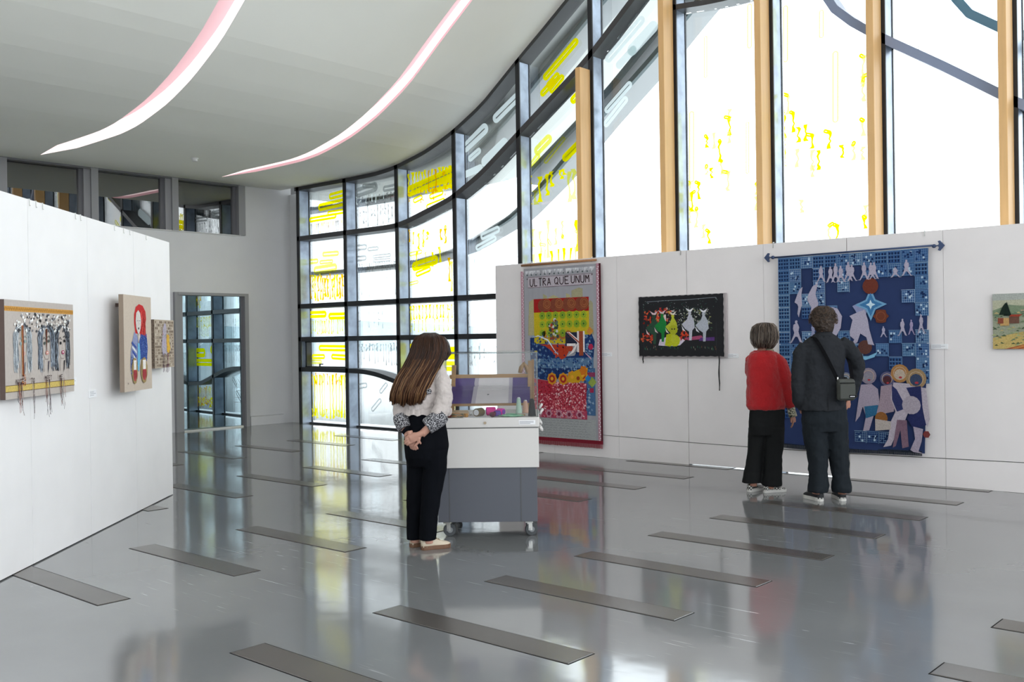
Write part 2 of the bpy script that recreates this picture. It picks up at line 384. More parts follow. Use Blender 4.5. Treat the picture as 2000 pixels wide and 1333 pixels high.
sweep(lambda x: 2.18, MX[0], XE, YF, YG+.03, .085, 'transom', black)
sweep(T4, MX[0], MX[6], YF, YG+.03, .085, 'transom', tm)
sweep(T5, MX[0]-.06, XE, YF, YG+.03, .16, 'transom', tm)
T4b = curve_fn([(-7.15,5.90),(-6.7,5.85),(-6.27,5.83),(-5.8,5.84),(-5.4,5.95)])
sweep(T4b, MX[6], MX[7], YF, YG+.03, .07, 'transom', tm)
def tube_tr(pts, w_, nm, parent=fac, y0=YF, y1=YG+.03, m=tm):
    P = [Vector((p[0], 0, p[1])) for p in pts]; rings = []
    for i, p in enumerate(P):
        d = (P[min(i+1, len(P)-1)]-P[max(i-1, 0)]).normalized(); nn = Vector((-d.z, 0, d.x))*w_/2
        a, b = p-nn, p+nn; rings.append([(a.x, y0-YG, a.z), (a.x, y1-YG, a.z), (b.x, y1-YG, b.z), (b.x, y0-YG, b.z)])
    mb = MB(); mb.ring_strip(rings); return mb.build(nm, m, parent)
blu = mat('pale_blue_transom', (.24,.29,.42), .4)
tube_tr([(-5.22,7.2),(-5.22,6.4),(-5.17,5.95),(-5.06,5.62),(-4.93,5.40),(-4.72,5.20),(-4.55,5.07),(-4.40,4.98)], .10, 'transom', m=blu)
tube_tr([(-4.40,4.96),(-3.7,4.49),(-3.02,4.01)], .10, 'transom', m=blu)
tube_tr([(-3.02,4.0),(-2.3,3.6),(-1.63,3.3)], .10, 'transom', m=blu)
for k, X in enumerate(MX):
    top = T5(X)+.1
    g = empty('mullion', (X, 0, 0)); g.parent = fac
    mb = MB(); mb.box((.028, YF+.125-YG, top/2), (.055, .21, top)); mb.build('fin', alu, g)
    mb = MB(); mb.box((.027, YF+.01-YG, top/2), (.078, .02, top)); mb.box((.03, -.0, top/2), (.066, .03, top)); mb.build('cap', black, g)
# golden timber posts in front of the fins
timber = mat('golden_laminated_timber', (.74,.45,.19), .5, var=.06, scale=3, stretch=(6,6,.5))
for k in range(5, 13):
    top = 5.36 if k == 5 else T5(MX[k])-.05
    mb = MB(); mb.box((MX[k]-.015, YF-.13-YG, top/2), (.085, .235, top)); mb.build('post', timber, fac, bevel=.004, label='golden timber post')

# ---- panes with their printed script
glass = film('clear_facade_glass', (.965,.985,.985), gloss=.8, ior=1.45)
F_Y = film('yellow_print', (.95,.88,.0), white=.45, diff=(1,.88,.0))
F_YP = film('pale_yellow_print', (.97,.94,.15), white=.08, diff=(1,.95,.2))
F_O = film('amber_print', (.92,.52,.0), white=.3, diff=(1,.55,.0))
F_W = film('frosted_white_print', (.7,.74,.74), white=.65, diff=(.88,.95,.95))
F_G = film('grey_print', (.14,.15,.155), white=.1, diff=(.6,.65,.65))
F_GP = film('pale_grey_print', (.42,.44,.44), white=.1, diff=(.9,.9,.9))
PR = [F_Y, F_YP, F_O, F_W, F_G, F_GP]; Yw, YP, OR, WH, GR, GP = range(6)
class Print:
    def __init__(s, x0, x1, lo, hi): s.mb = MB(); s.x0, s.x1, s.lo, s.hi = x0+.1, x1-.02, lo, hi
    def put(s, poly, mi, lay=0):
        q = []
        for x, z in poly:
            x = min(max(x, s.x0), s.x1); z = min(max(z, s.lo(x)), s.hi(x)); q.append((x, -.045-.0015*lay, z))
        s.mb.face(q, mi)
    def pill(s, a, b, w_, mi, slit=.22, lay=0):   # a rounded loop with a clear slit along its middle
        a, b = Vector(a), Vector(b); d = (b-a); L = d.length; d = d/max(L, 1e-6); n = Vector((-d.y, d.x)); r = w_/2; ri = r*slit
        out, inn = [], []
        for i in range(8):
            t = -math.pi/2 + math.pi*i/7; out.append(b + d*(math.cos(t)*r*.9) + n*math.sin(t)*r); inn.append(b + d*math.cos(t)*ri + n*math.sin(t)*ri)
        for i in range(8):
            t = math.pi/2 + math.pi*i/7; out.append(a + d*(math.cos(t)*r*.9) + n*math.sin(t)*r); inn.append(a + d*math.cos(t)*ri + n*math.sin(t)*ri)
        k = len(out)
        for i in range(k):
            j = (i+1) % k; s.put([out[i], out[j], inn[j], inn[i]], mi, lay)
    def bone(s, x, z0, z1, w_, mi, r):            # a dripping stroke with knobbed ends
        n = 7; L, Rr = [], []
        for i in range(n+1):
            t = i/n; k = w_*(.35+.65*abs(2*t-1)**2*(1.4 if r.random() < .5 else .9)); dx = (r.random()-.5)*w_*1.1
            L.append((x-k+dx, z0+(z1-z0)*t)); Rr.append((x+k+dx, z0+(z1-z0)*t))
        for i in range(n): s.put([L[i], Rr[i], Rr[i+1], L[i+1]], mi, 1)
    def drips(s, z0, z1, pitch, w_, mis, r, lean=.0, dens=.9, xa=None, xb=None, var=.35):
        x = xa if xa is not None else s.x0+.03
        while x < (xb if xb is not None else s.x1-.02):
            if r.random() < dens:
                h = (z1-z0); a = z0 + h*var*r.random(); b = z1 - h*var*r.random()*.5
                s.bone(x, a, b, w_*(.7+.6*r.random()), r.choice(mis), r)
                if r.random() < .3:
                    zz = a+(b-a)*r.random(); s.pill((x, zz), (x+pitch*(r.random()-.3), zz+pitch*(r.random()-.5)), w_*1.6, r.choice(mis), .1, 1)
            x += pitch*(.8+.4*r.random())
def P2(px, py): return onY(px, py, YG-.045)
def pane(k, lo, hi, deco, n=8, double=True):
    x0, x1 = MX[k], MX[k+1]; rings = []
    for i in range(n+1):
        x = x0+(x1-x0)*i/n; a, b = lo(x)+.01, hi(x); rings.append([(x,-.03,a),(x,-.006,a),(x,-.006,b),(x,-.03,b)])
    mb = MB(); mb.ring_strip(rings); o = mb.build('pane', glass, fac)
    if deco:
        p = Print(x0, x1, lambda x: lo(x)+.06, lambda x: hi(x)-.005); deco(p, random.Random(k*31+int(10*lo(x1))))
        if p.mb.f: p.mb.build('print', PR, o, kind='stuff')
    return o
def pp(p, lst, mi, slit=.2):     # pills measured in the photo: x1,y1,x2,y2,width px
    for q in lst:
        a, b = P2(q[0], q[1]), P2(q[2], q[3]); dd = math.hypot(a[0], YG)*.98; p.pill(a, b, q[4]*dd/FPX*1.25, mi, q[5] if len(q) > 5 else slit)
def D4(c, ox, oy, sc): return [(ox+a/sc, oy+b/sc, ox+e/sc, oy+f/sc, g/sc, *r) for a, b, e, f, g, *r in c]
Z = lambda v: (lambda x: v)
def b0r4(p, r): pp(p, D4([(390,225,520,190,55),(285,335,520,280,62),(370,395,520,372,42),(190,460,430,420,44)], 570, 340, 5.126), Yw); p.drips(3.5, 3.78, .05, .011, [OR, YP, GR], r, var=.1)
def b0r3(p, r): pp(p, D4([(320,805,455,795,44),(170,880,250,872,44),(240,965,430,935,66),(290,885,400,875,36)], 570, 340, 5.126), YP); p.drips(2.28, 2.84, .075, .026, [Yw, OR, Yw], r, var=.5); p.drips(2.28, 2.84, .085, .022, [OR, Yw], r, var=.7)
def b0r2(p, r): pp(p, [(604,615,634,614,11),(645,618,680,617,11)], Yw, .12); p.drips(1.66, 1.98, .06, .018, [YP, YP, Yw], r, var=.3)
def b0r1(p, r): pp(p, [(626,680,680,681,10),(612,697,632,697,8),(650,697,680,699,9)], Yw, .2); pp(p, [(606,707,626,707,7)], YP)
def b0r0(p, r): p.drips(.1, .95, .085, .022, [YP, Yw, YP], r, var=.1); p.drips(.1, .3, .1, .02, [Yw], r); p.drips(.70, .97, .13, .018, [OR], r)
def b1r4(p, r): pp(p, D4([(660,190,830,130,80),(930,150,1100,115,52),(720,120,830,118,40)], 570, 340, 5.126), GP); p.drips(3.98, 4.16, .09, .016, [GP, WH], r, dens=1); p.drips(3.55, 4.0, .1, .014, [GP], r, var=.6); p.drips(3.55, 3.9, .08, .008, [GR], r, var=.7)
def b1r3(p, r): pp(p, D4([(650,740,735,732,50),(770,755,855,745,36),(650,850,730,842,46),(820,830,980,812,30),(820,872,980,858,26)], 570, 340, 5.126), GP, .35); p.drips(2.84, 2.94, .06, .016, [GP], r, dens=1, var=.05); p.drips(2.3, 2.84, .11, .005, [GP, GR], r, var=.15)
def b1r2(p, r): p.drips(1.75, 2.1, .14, .01, [GP], r, dens=.5)
def b1r1(p, r): p.drips(1.12, 1.5, .07, .008, [GP, GR], r, var=.3); p.drips(1.35, 1.52, .1, .02, [GP], r)
def b1r0(p, r): pp(p, [(700,755,714,753,9),(744,765,754,752,8),(728,800,742,783,8)], GP, .45)
def b2r4(p, r): pp(p, [(800,374,900,329,18,.08),(840,368,880,358,13),(810,392,822,386,9,.4),(842,384,862,376,10,.4),(836,404,866,392,9,.4)], Yw); p.drips(4.0, 4.42, .085, .032, [OR, Yw, Yw], r, dens=1, var=.15); p.drips(3.85, 4.1, .3, .012, [OR], r)
def b2r3(p, r): pp(p, [(810,521,850,508,15,.1),(815,536,838,526,9,.3)], Yw); pp(p, [(800,555,815,551,6,.3),(802,497,822,492,7,.4)], YP); p.drips(3.05, 3.45, .11, .030, [Yw, Yw, OR], r, var=.5); p.drips(2.75, 3.1, .2, .03, [Yw, YP], r, var=.5); p.drips(2.3, 2.95, .06, .024, [Yw, YP, OR], r, xa=p.x1-.28)
def b2r2(p, r): p.drips(1.9, 2.15, .085, .02, [YP, Yw], r, var=.1, dens=1); p.drips(1.66, 1.92, .1, .014, [YP], r, var=.3)
def b2r1(p, r): pp(p, [(798,682,835,682,16),(870,690,900,690,20)], Yw, .15); p.pill((p.x0+.15,1.12),(p.x1,1.12),.16,Yw,.1); p.pill((p.x0+.1,1.0),(p.x0+.1,1.45),.18,Yw,.05)
def b2r0(p, r): p.drips(.08, .6, .07, .02, [OR, Yw, OR], r, var=.3); p.drips(.08, .35, .06, .03, [Yw, OR], r, var=.5)
def b3r4(p, r): pp(p, D4([(300,1075,385,1000,56,.06),(450,1110,640,925,95,.0),(560,670,760,470,85,.12),(250,960,440,780,95,.12),(220,1240,400,1170,60,.0)], 860, 100, 5.128), WH)
def b3r3(p, r): pp(p, D4([(205,1140,275,1107,30,.25),(180,1195,260,1150,26),(230,960,320,880,30,.6)], 860, 0, 2.468), WH, .2); p.drips(2.3, 2.9, .12, .006, [GP], r, var=.4)
def b3r2(p, r): p.drips(1.7, 2.0, .15, .012, [GP], r, dens=.5)
def b3r1(p, r): p.drips(1.1, 1.5, .06, .014, [WH, GP], r, var=.4); p.drips(1.1, 1.5, .1, .01, [GR, WH], r, var=.5)
def b4r4(p, r): pp(p, [(1066,150,1124,82,13,.06),(1072,166,1088,148,12,.06),(1060,182,1080,160,12,.06),(1078,176,1097,152,12,.06)], Yw)
def b4r3(p, r):
    pp(p, [(1120,195,1132,182,14,.06),(1104,308,1132,280,14,.06)], Yw); pp(p, [(1050,294,1071,272,16,.1),(1036,322,1050,306,12,.1),(1066,315,1100,272,9,.3)], YP)
    for i, (x, y0, y1, m_) in enumerate([(1034,343,360,Yw),(1034,382,400,Yw),(1046,372,400,YP),(1055,345,395,Yw),(1069,340,382,Yw),(1078,335,365,Yw),(1096,332,350,Yw),(1101,330,342,Yw),(1113,335,395,YP),(1121,330,390,YP)]):
        a, b = P2(x, y1), P2(x, y0); p.bone(a[0], a[1], b[1], .045, m_, r)
    p.drips(2.75, 3.35, .14, .034, [Yw, YP, YP], r, var=.6, dens=.9); p.drips(2.3, 2.9, .11, .026, [YP, Yw], r, var=.3, dens=.8)
def b5r3(p, r): pp(p, D4([(455,585,780,205,75,.12),(690,500,900,270,100,.0),(440,1100,660,850,62,.1),(430,1240,620,1000,62,.1),(560,650,700,500,70,.0)], 1100, 0, 5.128), WH)
def vert(p, lst, mi):
    for x, y0, y1, w_ in lst:
        a, b = P2(x, y1), P2(x, y0); p.pill(a, b, w_*10.5/FPX, mi, .45)
def b6(p, r): vert(p, D4v([(200,190,380,25),(420,30,230,30),(130,570,900,35),(410,620,860,24)]), YP); scat(p, r, [(205,705),(240,695),(270,745),(320,570),(320,620),(320,680),(230,860),(280,830),(120,950),(165,945),(130,1000),(155,1080),(120,1070),(190,1150),(310,895),(455,940),(455,1010),(205,850),(215,1180)], YP)
def b7(p, r): vert(p, D4v([(600,40,300,30),(850,270,600,34),(780,60,180,26)]), YP); scat(p, r, [(590,570),(595,620),(640,600),(665,665),(700,655),(735,700),(595,710),(735,790),(765,790),(660,780),(820,690),(990,320),(990,400),(990,440),(990,630),(610,510),(860,1170),(820,1160),(1000,1050),(1000,1110),(885,750),(940,750),(985,760),(595,790),(740,850),(680,1025)], YP)
def D4v(l): return [(1300+x/2.563, a/2.563, b/2.563, w_*.45) for x, a, b, w_ in l]
def scat(p, r, pts, mi):
    for x, y in pts:
        X, Zv = P2(1300+x/2.563, y/2.563); h = .06+.12*r.random(); p.bone(X, Zv-h, Zv+h*.6, .03, YP if r.random() < .6 else Yw, r)
        if r.random() < .5: p.pill((X, Zv+h*.5), (X+.07*(r.random()-.5)*2, Zv+h*.5+.02), .05, Yw, .1, 1)
def b8(p, r): p.drips(4.2, 4.9, .25, .01, [GP], r, dens=.4)
ROWS = {0:[b0r0,b0r1,b0r2,b0r3,b0r4], 1:[b1r0,b1r1,b1r2,b1r3,b1r4], 2:[b2r0,b2r1,b2r2,b2r3,b2r4], 3:[None,b3r1,b3r2,b3r3,b3r4], 4:[None,b0r1,b2r2,b4r3,b4r4], 5:[None,None,None,b5r3,None]}
for k in range(0, len(MX)-1):
    d = ROWS.get(k, [None]*5)
    pane(k, Z(.05), T1, d[0]); pane(k, lambda x: T1(x)+.05, T2, d[1]); pane(k, lambda x: 1.63, T3, d[2])
    if k < 6:
        pane(k, lambda x: 2.25, T4, d[3]); pane(k, lambda x: T4(x)+.07, lambda x: T5(x)+.02, d[4])
    elif k == 6:
        pane(k, lambda x: 2.25, T4b, b6); pane(k, lambda x: T4b(x)+.07, lambda x: T5(x)+.02, None)
    else:
        pane(k, lambda x: 2.25, lambda x: T5(x)+.02, {7:b7, 8:b8}.get(k))
# window handle on the small opening light
mb = MB(); hx, hz = P2(634, 718); mb.box((hx, -.14, 1.06), (.05, .03, .03)); mb.box((hx+.01, -.16, 1.10), (.02, .02, .08)); mb.box((hx+.05, -.16, 1.135), (.1, .02, .018)); mb.build('window_handle', black, fac)
mb = MB(); 
for c, d in (((MX[0]+.74, -.12, 1.075),(1.3,.1,.035)), ((MX[0]+.74,-.12,1.555),(1.3,.1,.03)), ((MX[0]+.12,-.12,1.32),(.04,.1,.5)), ((MX[1]-.03,-.12,1.32),(.04,.1,.5))): mb.box(c, d)
mb.build('casement_frame', black, fac)

# ---- outside: sun-shading fins on curved rails, eave, ground, low hills, car shapes
ext = empty('trim_1', (0, YG, 0), kind='structure')
louv = mat('outside_fin_grey', (.44,.45,.46), .7); rail = mat('outside_rail_teal', (.05,.09,.10), .4); soff = mat('eave_soffit', (.66,.67,.64), .8)
RA = curve_fn([(-17.5,4.14),(-15,4.14),(-13.6,4.15),(-13.2,4.2),(-12.1,4.40),(-11.6,4.6),(-10.69,5.16),(-10.36,5.42),(-9.2,6.31),(-8,7.1)])
RT = curve_fn([(-14,3.25),(-12.8,3.27),(-12,3.42),(-11.4,3.60),(-10.7,3.9),(-9.95,4.40),(-8.77,5.18),(-7.81,5.95),(-7.2,6.45)])
RB = curve_fn([(-17.5,2.86),(-15,2.86),(-13.3,2.88),(-12.2,3.02),(-11.8,3.11),(-10.7,3.50),(-9.8,4.1),(-8.92,4.82),(-8.34,5.25),(-7.85,5.61),(-7.48,5.93),(-6.9,6.4)])
for fn, x0, x1, dp in ((RA, -17, -8, .45), (RT, -10.5, -7.0, .55), (RB, -17, -6.5, .5)):
    f_ = empty('shading_fin', (0,0,0)); f_.parent = ext
    o = sweep(fn, x0, x1, 12.05, 12.12, .07, 'rail', rail, f_); o = sweep(fn, x0, x1, 12.12, 12.12+dp, .03, 'louvre_blade', louv, f_, offs=.03)
sweep(lambda x: T5(x)+.22, -17.5, -8, 11.7, 14.5, .1, 'eave', soff, ext)
rg = mat('outside_ring_blue', (.15,.35,.5), .5)
tube_tr([(-4.1,6.3),(-4.0,5.8),(-3.774,5.414),(-3.636,5.217),(-3.283,4.964),(-2.6,4.6)], .1, 'ring', ext, 12.05, 12.1, rg)
mb = MB(); mb.box((-5, 61, -.15), (260, 98, .2)); mb.build('ground_outside', concrete, kind='structure')
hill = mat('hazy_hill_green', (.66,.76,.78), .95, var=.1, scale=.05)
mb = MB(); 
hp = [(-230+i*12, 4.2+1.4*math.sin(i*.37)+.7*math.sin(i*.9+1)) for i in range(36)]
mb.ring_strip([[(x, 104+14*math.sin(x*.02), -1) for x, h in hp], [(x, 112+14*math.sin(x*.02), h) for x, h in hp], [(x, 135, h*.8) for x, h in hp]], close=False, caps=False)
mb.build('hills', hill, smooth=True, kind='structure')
# ================================================================ display walls
seam = mat('seam_shadow_gap', (.05,.05,.05), .8)
lw = empty('wall_left', tuple(A0), math.atan2(AU.y, AU.x), kind='structure')   # local x runs along the wall; the hall lies on local -y
HWL = 2.61
def lbox(c, d, nm, m, par=lw, **k): mb = MB(); mb.box(c, d); return mb.build(nm, m, par, **k)
sgn = -1 if (Vector((-AU.y, AU.x, 0)).dot(AN)) > 0 else 1     # local +y = (-AU.y, AU.x)
NY = -sgn                                                     # local y sign that points into the hall
ed = [-3.0, -1.83, -.66, .49, 1.552, 2.63, 3.69]
for a, b in zip(ed[:-1], ed[1:]):
    lbox(((a+b)/2, -NY*.012, HWL/2+.004), (b-a-.005, .024, HWL-.008), 'panel', board, bevel=.0015)
lbox((.345, -NY*.06, HWL/2-.002), (6.67, .07, HWL-.02), 'core', seam)
lbox((.345, -NY*.108, HWL/2), (6.67, .024, HWL), 'rear_board', board)
lbox((3.688, -NY*.06, HWL/2+.002), (.008, .12, HWL-.006), 'end_board', board)
rw = empty('wall_right', (0, YW, 0), kind='structure')
zs = .275
edr = [-9.565, -8.52, -7.455, -6.42, -5.405, -4.42, -3.42, -2.42, -1.42, -.4]
rs = random.Random(3); board = mat('display_board_bounce_tint', (.82,.775,.77), .55, var=.02, scale=3)  # same boards as the left wall; warm bounce light is tinted into the colour
for a, b in zip(edr[:-1], edr[1:]):
    g = .007 if a in (-7.455, -5.405) else .003
    z0 = .002 if not (-7.0 < a < -4.6) else .014
    mb = MB(); zl = [.30, .30, .287, .272, .265, .272, .285, .30, .32, .34]; i = edr.index(a); za, zb = zl[i], zl[i+1] if i+1 < len(zl) else .34
    mb.ring_strip([[(a, 0, z0), (a, .024, z0), (a, .024, za-.004), (a, 0, za-.004)], [(b-g, 0, z0), (b-g, .024, z0), (b-g, .024, zb-.004), (b-g, 0, zb-.004)]]); mb.build('kick_panel', board, rw)
    mb = MB(); mb.ring_strip([[(a, 0, za+.004), (a, .024, za+.004), (a, .024, 2.6), (a, 0, 2.6)], [(b-g, 0, zb+.004), (b-g, .024, zb+.004), (b-g, .024, 2.6), (b-g, 0, 2.6)]]); mb.build('panel', board, rw)
mb = MB(); mb.box((-4.98, .055, 1.31), (9.16, .06, 2.575)); mb.build('core', seam, rw)
mb = MB(); mb.box((-4.98, .1, 1.308), (9.16, .024, 2.58)); mb.build('rear_board', board, rw)
steel = mat('steel', (.55,.55,.53), .3, metal=.8)
for i, s_ in enumerate([.516, .622, .731, 1.321, 1.422, 2.156, 2.38, 2.536, 2.98]):
    mb = MB(); mb.box((0, NY*.003, -.02), (.005, .003, .05)); mb.box((0, -NY*.012, .003), (.005, .032, .003)); mb.box((0, NY*.007, -.043), (.005, .007, .004))
    p_ = A0 + AU*s_; o = mb.build('hanging_clip', steel, loc=(p_.x, p_.y, HWL-.0), rz=math.atan2(AU.y, AU.x))
    tag(o, 'small steel picture clip hooked over the top edge of the left display wall', 'clip', 'picture clips on the left display wall')
for X, in ((-8.9,), (-7.85,), (-6.5,), (-5.28,), (-3.6,)):
    mb = MB(); mb.box((0, -.004, -.02), (.008, .004, .06)); mb.box((0, .01, .012), (.008, .03, .004)); mb.box((0, -.009, -.048), (.008, .008, .006))
    o = mb.build('hanging_clip', steel, loc=(X, YW, 2.6)); tag(o, 'small steel picture clip hooked over the top edge of the long right display wall', 'clip', 'picture clips on the right display wall')

# ================================================================ textile pictures: coloured pieces laid on a cloth
def hx(h): return srgb(int(h[0:2],16), int(h[2:4],16), int(h[4:6],16))
class Art:      # pieces in fractions of the picture (u right, v up); each layer lies a little prouder
    def __init__(s, W, H): s.W, s.H, s.mb, s.n = W, H, MB(), 0
    def p(s, pts, c, lay=1, jit=0, r=None):
        if isinstance(c, str): c = hx(c)
        s.n += 1
        y = -.0012*lay - .00002*(s.n % 40)
        s.mb.face([(u*s.W, y, v*s.H) for u, v in pts], 0, c)
    def r(s, u0, v0, u1, v1, c, lay=1): s.p([(u0,v0),(u1,v0),(u1,v1),(u0,v1)], c, lay)
    def disc(s, u, v, r, c, lay=1, n=14, lobes=0, la=.15, asp=None):
        a = s.W/s.H if asp is None else asp
        s.p([(u + r*(1+la*math.cos(lobes*t))*math.cos(t), v + r*a*(1+la*math.cos(lobes*t))*math.sin(t)) for t in [2*math.pi*i/n for i in range(n)]], c, lay)
    def line(s, pts, w, c, lay=2):
        for (a, b), (e, f) in zip(pts[:-1], pts[1:]):
            dx, dy = (e-a)*s.W, (f-b)*s.H; L = math.hypot(dx, dy) or 1e-6; nx, ny = -dy/L*w/2, dx/L*w/2
            s.p([(a-nx/s.W, b-ny/s.H), (e-nx/s.W, f-ny/s.H), (e+nx/s.W, f+ny/s.H), (a+nx/s.W, b+ny/s.H)], c, lay)
    def ringl(s, u, v, r, w, c, lay=2, n=12):
        a = s.W/s.H; s.line([(u+r*math.cos(2*math.pi*i/n), v+r*a*math.sin(2*math.pi*i/n)) for i in range(n+1)], w, c, lay)
    def text(s, t, u, v, h, cw, w, c, lay=3, jit=0.0, rr=None):
        for ch in t:
            for st in GL.get(ch, []):
                s.line([(u + x*cw*.72, v + (y + (rr.random()-.5)*jit if rr else y)*h) for x, y in st], w, c, lay)
            u += cw
    def build(s, name, parent, **k): o = s.mb.build(name, PAINT, parent, **k); s.mb = MB(); return o
GL = {'U':[[(0,1),(.02,.2),(.3,0),(.7,0),(.98,.25),(1,1)]], 'L':[[(0,1),(.03,0),(.9,.03)]], 'T':[[(0,.97),(1,1)],[(.5,1),(.5,0)]], 'R':[[(0,0),(0,1),(.7,.95),(.8,.65),(.05,.5),(.95,0)]],
 'A':[[(0,0),(.5,1),(1,0)],[(.2,.35),(.8,.35)]], 'Q':[[(.5,1),(.05,.7),(.1,.2),(.5,0),(.9,.25),(.95,.7),(.5,1)],[(.55,.3),(1,-.05)]], 'E':[[(.95,1),(0,.97),(.03,0),(1,.02)],[(0,.5),(.75,.52)]],
 'N':[[(0,0),(0,1),(.95,0),(1,1)]], 'M':[[(0,0),(.08,1),(.5,.45),(.92,1),(1,0)]], 'I':[[(.5,0),(.5,1)]], 'C':[[(.95,.85),(.5,1),(.05,.6),(.1,.15),(.55,0),(.98,.18)]], 'O':[[(.5,1),(.05,.6),(.1,.1),(.5,0),(.9,.3),(.95,.7),(.5,1)]],
 "'":[[(.5,1.1),(.45,.85)]]}
def gp_left(u0, v0, u1, v1, th, **k):     # Empty on the left wall, local x along the wall, local -y out into the hall
    (s0, za), (s1, zb) = onL(u0, v0), onL(u1, v1); return s0, za, s1, zb
canvas = mat('raw_linen_canvas', hx('B9AFA8'), .9, var=.05, scale=40); canvas2 = mat('beige_linen', hx('C7B8A8'), .9, var=.04, scale=40); kraft = mat('beige_linen_edge', hx('8F7F70'), .9)
cedge = mat('dark_canvas_edge', hx('5A4A45'), .9)
ART_RZ = math.atan2(AU.y, AU.x) + (0 if NY < 0 else math.pi)
def lart(name, s0, s1, z0, z1, label, off=.03, th=.035, m=canvas, med=cedge, lean=0, cat='artwork'):
    p_ = A0 + AU*s0 + AN*(off+th); g = empty(name, (p_.x, p_.y, z0), ART_RZ, label=label, cat=cat)
    if lean: g.rotation_euler = (lean, 0, ART_RZ)
    W, H = s1-s0, z1-z0; mb = MB()
    mb.box((W/2, th/2, H/2), (W, th, H), mi=1); mb.face([(0,-.0005,0),(W,-.0005,0),(W,-.0005,H),(0,-.0005,H)], 0); mb.build('canvas', [m, med], g)
    if off > .012:
        for q in (.3, .7): mb = MB(); mb.box((W*q, th+off/2-.001, H*.9), (.03, off-.002, .03)); mb.build('wall_spacer', cedge, g)
    return g, W, H
# -- three faces dissolving, with threads
g, W, H = lart('embroidered_canvas', -.02, 1.085, 1.208, 1.876, 'linen canvas embroidered with three grey-haired faces and hanging threads, nearest on the left display wall')
a = Art(W, H); r = random.Random(5)
a.r(0,.885,1,.935,'CF9A4E'); 
for i in range(70): a.r(i/70,.892+.012*(i%2),i/70+.006,.918+.01*(i%2),'B07A30',2)
a.build('upper_braid', g, kind='stuff'); a.r(0,.075,1,.135,'CDB465'); a.line([(0,.137),(1,.137)],.004,'6B5540'); a.line([(0,.073),(1,.073)],.004,'6B5540')
a.build('lower_braid', g)
for i in range(190):
    u = .12+.82*r.random()**.8; v = .68+.19*r.random()*(1 if u > .2 else .6); q = .006+.008*r.random(); t = r.random()*3
    c = r.choice(['F5F5F0','FFFFFF','2A2A2C','4A4A50','8C8C90']); a.p([(u-q,v),(u,v-q*1.5),(u+q,v+.003*t),(u,v+q*1.5)], c, 3)
a.build('sequins', g, kind='stuff')
for ci, (cx, sk, hc) in enumerate([(.23, 'C0B8B2', ['8E959C','A9B0B6','C9CED2','6E767E']), (.565, 'BDB2AA', ['4B505A','7C8794','A5AEBA','2F333B','5C6472']), (.81, 'B9AFA8', ['2A2C33','4A4E58','7A8088','9AA4B0','1C1D22'])]):
    hw_ = .105
    for i in range(120 if ci == 0 else 95):
        side = r.choice((-1, 1)); o_ = .062+.05*r.random(); ph = r.random()*6; amp = .004+.010*r.random(); L = .34+.16*r.random(); st_ = r.random()*.25; pts = []
        for k in range(9):
            t = st_+(1-st_)*k/8; uu = cx + side*(.004+o_*min(1, (t*3.2)**.6)) + amp*math.sin(ph+t*9); pts.append((uu, .735 + (o_-.062)*.5 - L*t**1.25))
        a.line(pts, .005+.006*r.random(), r.choice(hc), 2)
    a.line([(cx-.052,.64),(cx-.058,.55),(cx-.05,.45),(cx-.02,.385),(cx+.025,.385),(cx+.05,.46),(cx+.056,.56),(cx+.05,.64)], .004, sk if ci == 0 else '8A7B78', 3)
    a.line([(cx-.04,.385),(cx-.042,.25)], .004, '8A7B78', 3); a.line([(cx+.002,.56),(cx-.004,.50),(cx+.008,.495)], .003, '8A7B78', 4)
    ec = ['8FA0A0','4E5550','1F1D20'][ci]
    for sd in (-1, 1):
        a.disc(cx+sd*.030, .57+.012*sd, .013, ec, 4, asp=W/H*.7); a.line([(cx+sd*.034-.02,.61+.01*sd),(cx+sd*.034,.632+.008*sd),(cx+sd*.034+.02,.605+.01*sd)], .006, ec, 4)
    a.disc(cx+.005,.455,.020,['D8A79C','CE8F84','A9476A'][ci],4,asp=W/H*.6); a.disc(cx+.005,.457,.011,['C8B0A8','DCC9C2','EDE4E0'][ci],5,asp=W/H*.4)
    a.p([(cx+.02,.36),(cx+.04,.37),(cx+.03,.28),(cx+.015,.23)], ['8C8B90','55505A','2A262C'][ci], 3); a.line([(cx-.04,.37),(cx-.045,.25)], .004, '6A6468', 3)
    for i in range(14): u = cx-.09+.18*r.random(); a.line([(u,.30-.1*r.random()),(u+.02*(r.random()-.5),.16)], .002, r.choice(['D8D0CA','E6DED8','A99B98']), 3)
    a.build('stitched_face', g)
a.r(.218,.22,.236,.745,'6E2F16',5); a.r(.212,.22,.218,.745,'E5A873',5); a.build('long_ribbon', g); a.p([(.552,.71),(.575,.71),(.565,.47),(.56,.47)],'5A2A1A',5); a.build('short_ribbon', g)
for i in range(46): u, v = .205+.045*r.random(), .21-.12*r.random()*1+.02; a.r(u,v+.0,u+.008,v+.008,r.choice(['7A2E16','B5552A','3A1810','E09A5A']),6)
a.build('ribbon_beads', g, kind='stuff')
rr = random.Random(2)
for t, u in (("NICE", .125), ("TO", .33), ("MEET", .53), ("ME", .75)): a.text(t, u, .145+.01*(u>.5), .05, .027, .005, '3A2226', 6)
a.build('lettering', g, kind='stuff')
mb = MB()
for u, n in ((.16,6),(.2,6),(.36,4),(.55,4),(.59,5),(.77,5),(.82,3)):
    for i in range(n):
        x = (u+.03*(r.random()-.5))*W; L = .10+.13*r.random(); pts = [(x+.006*math.sin(k*1.3+i), -.004-.003*k*(r.random()), .11-k*L/5*1.25) for k in range(6)]; mb.tube(pts, .0011, 4, mi=r.choice((0,0,1,2)))
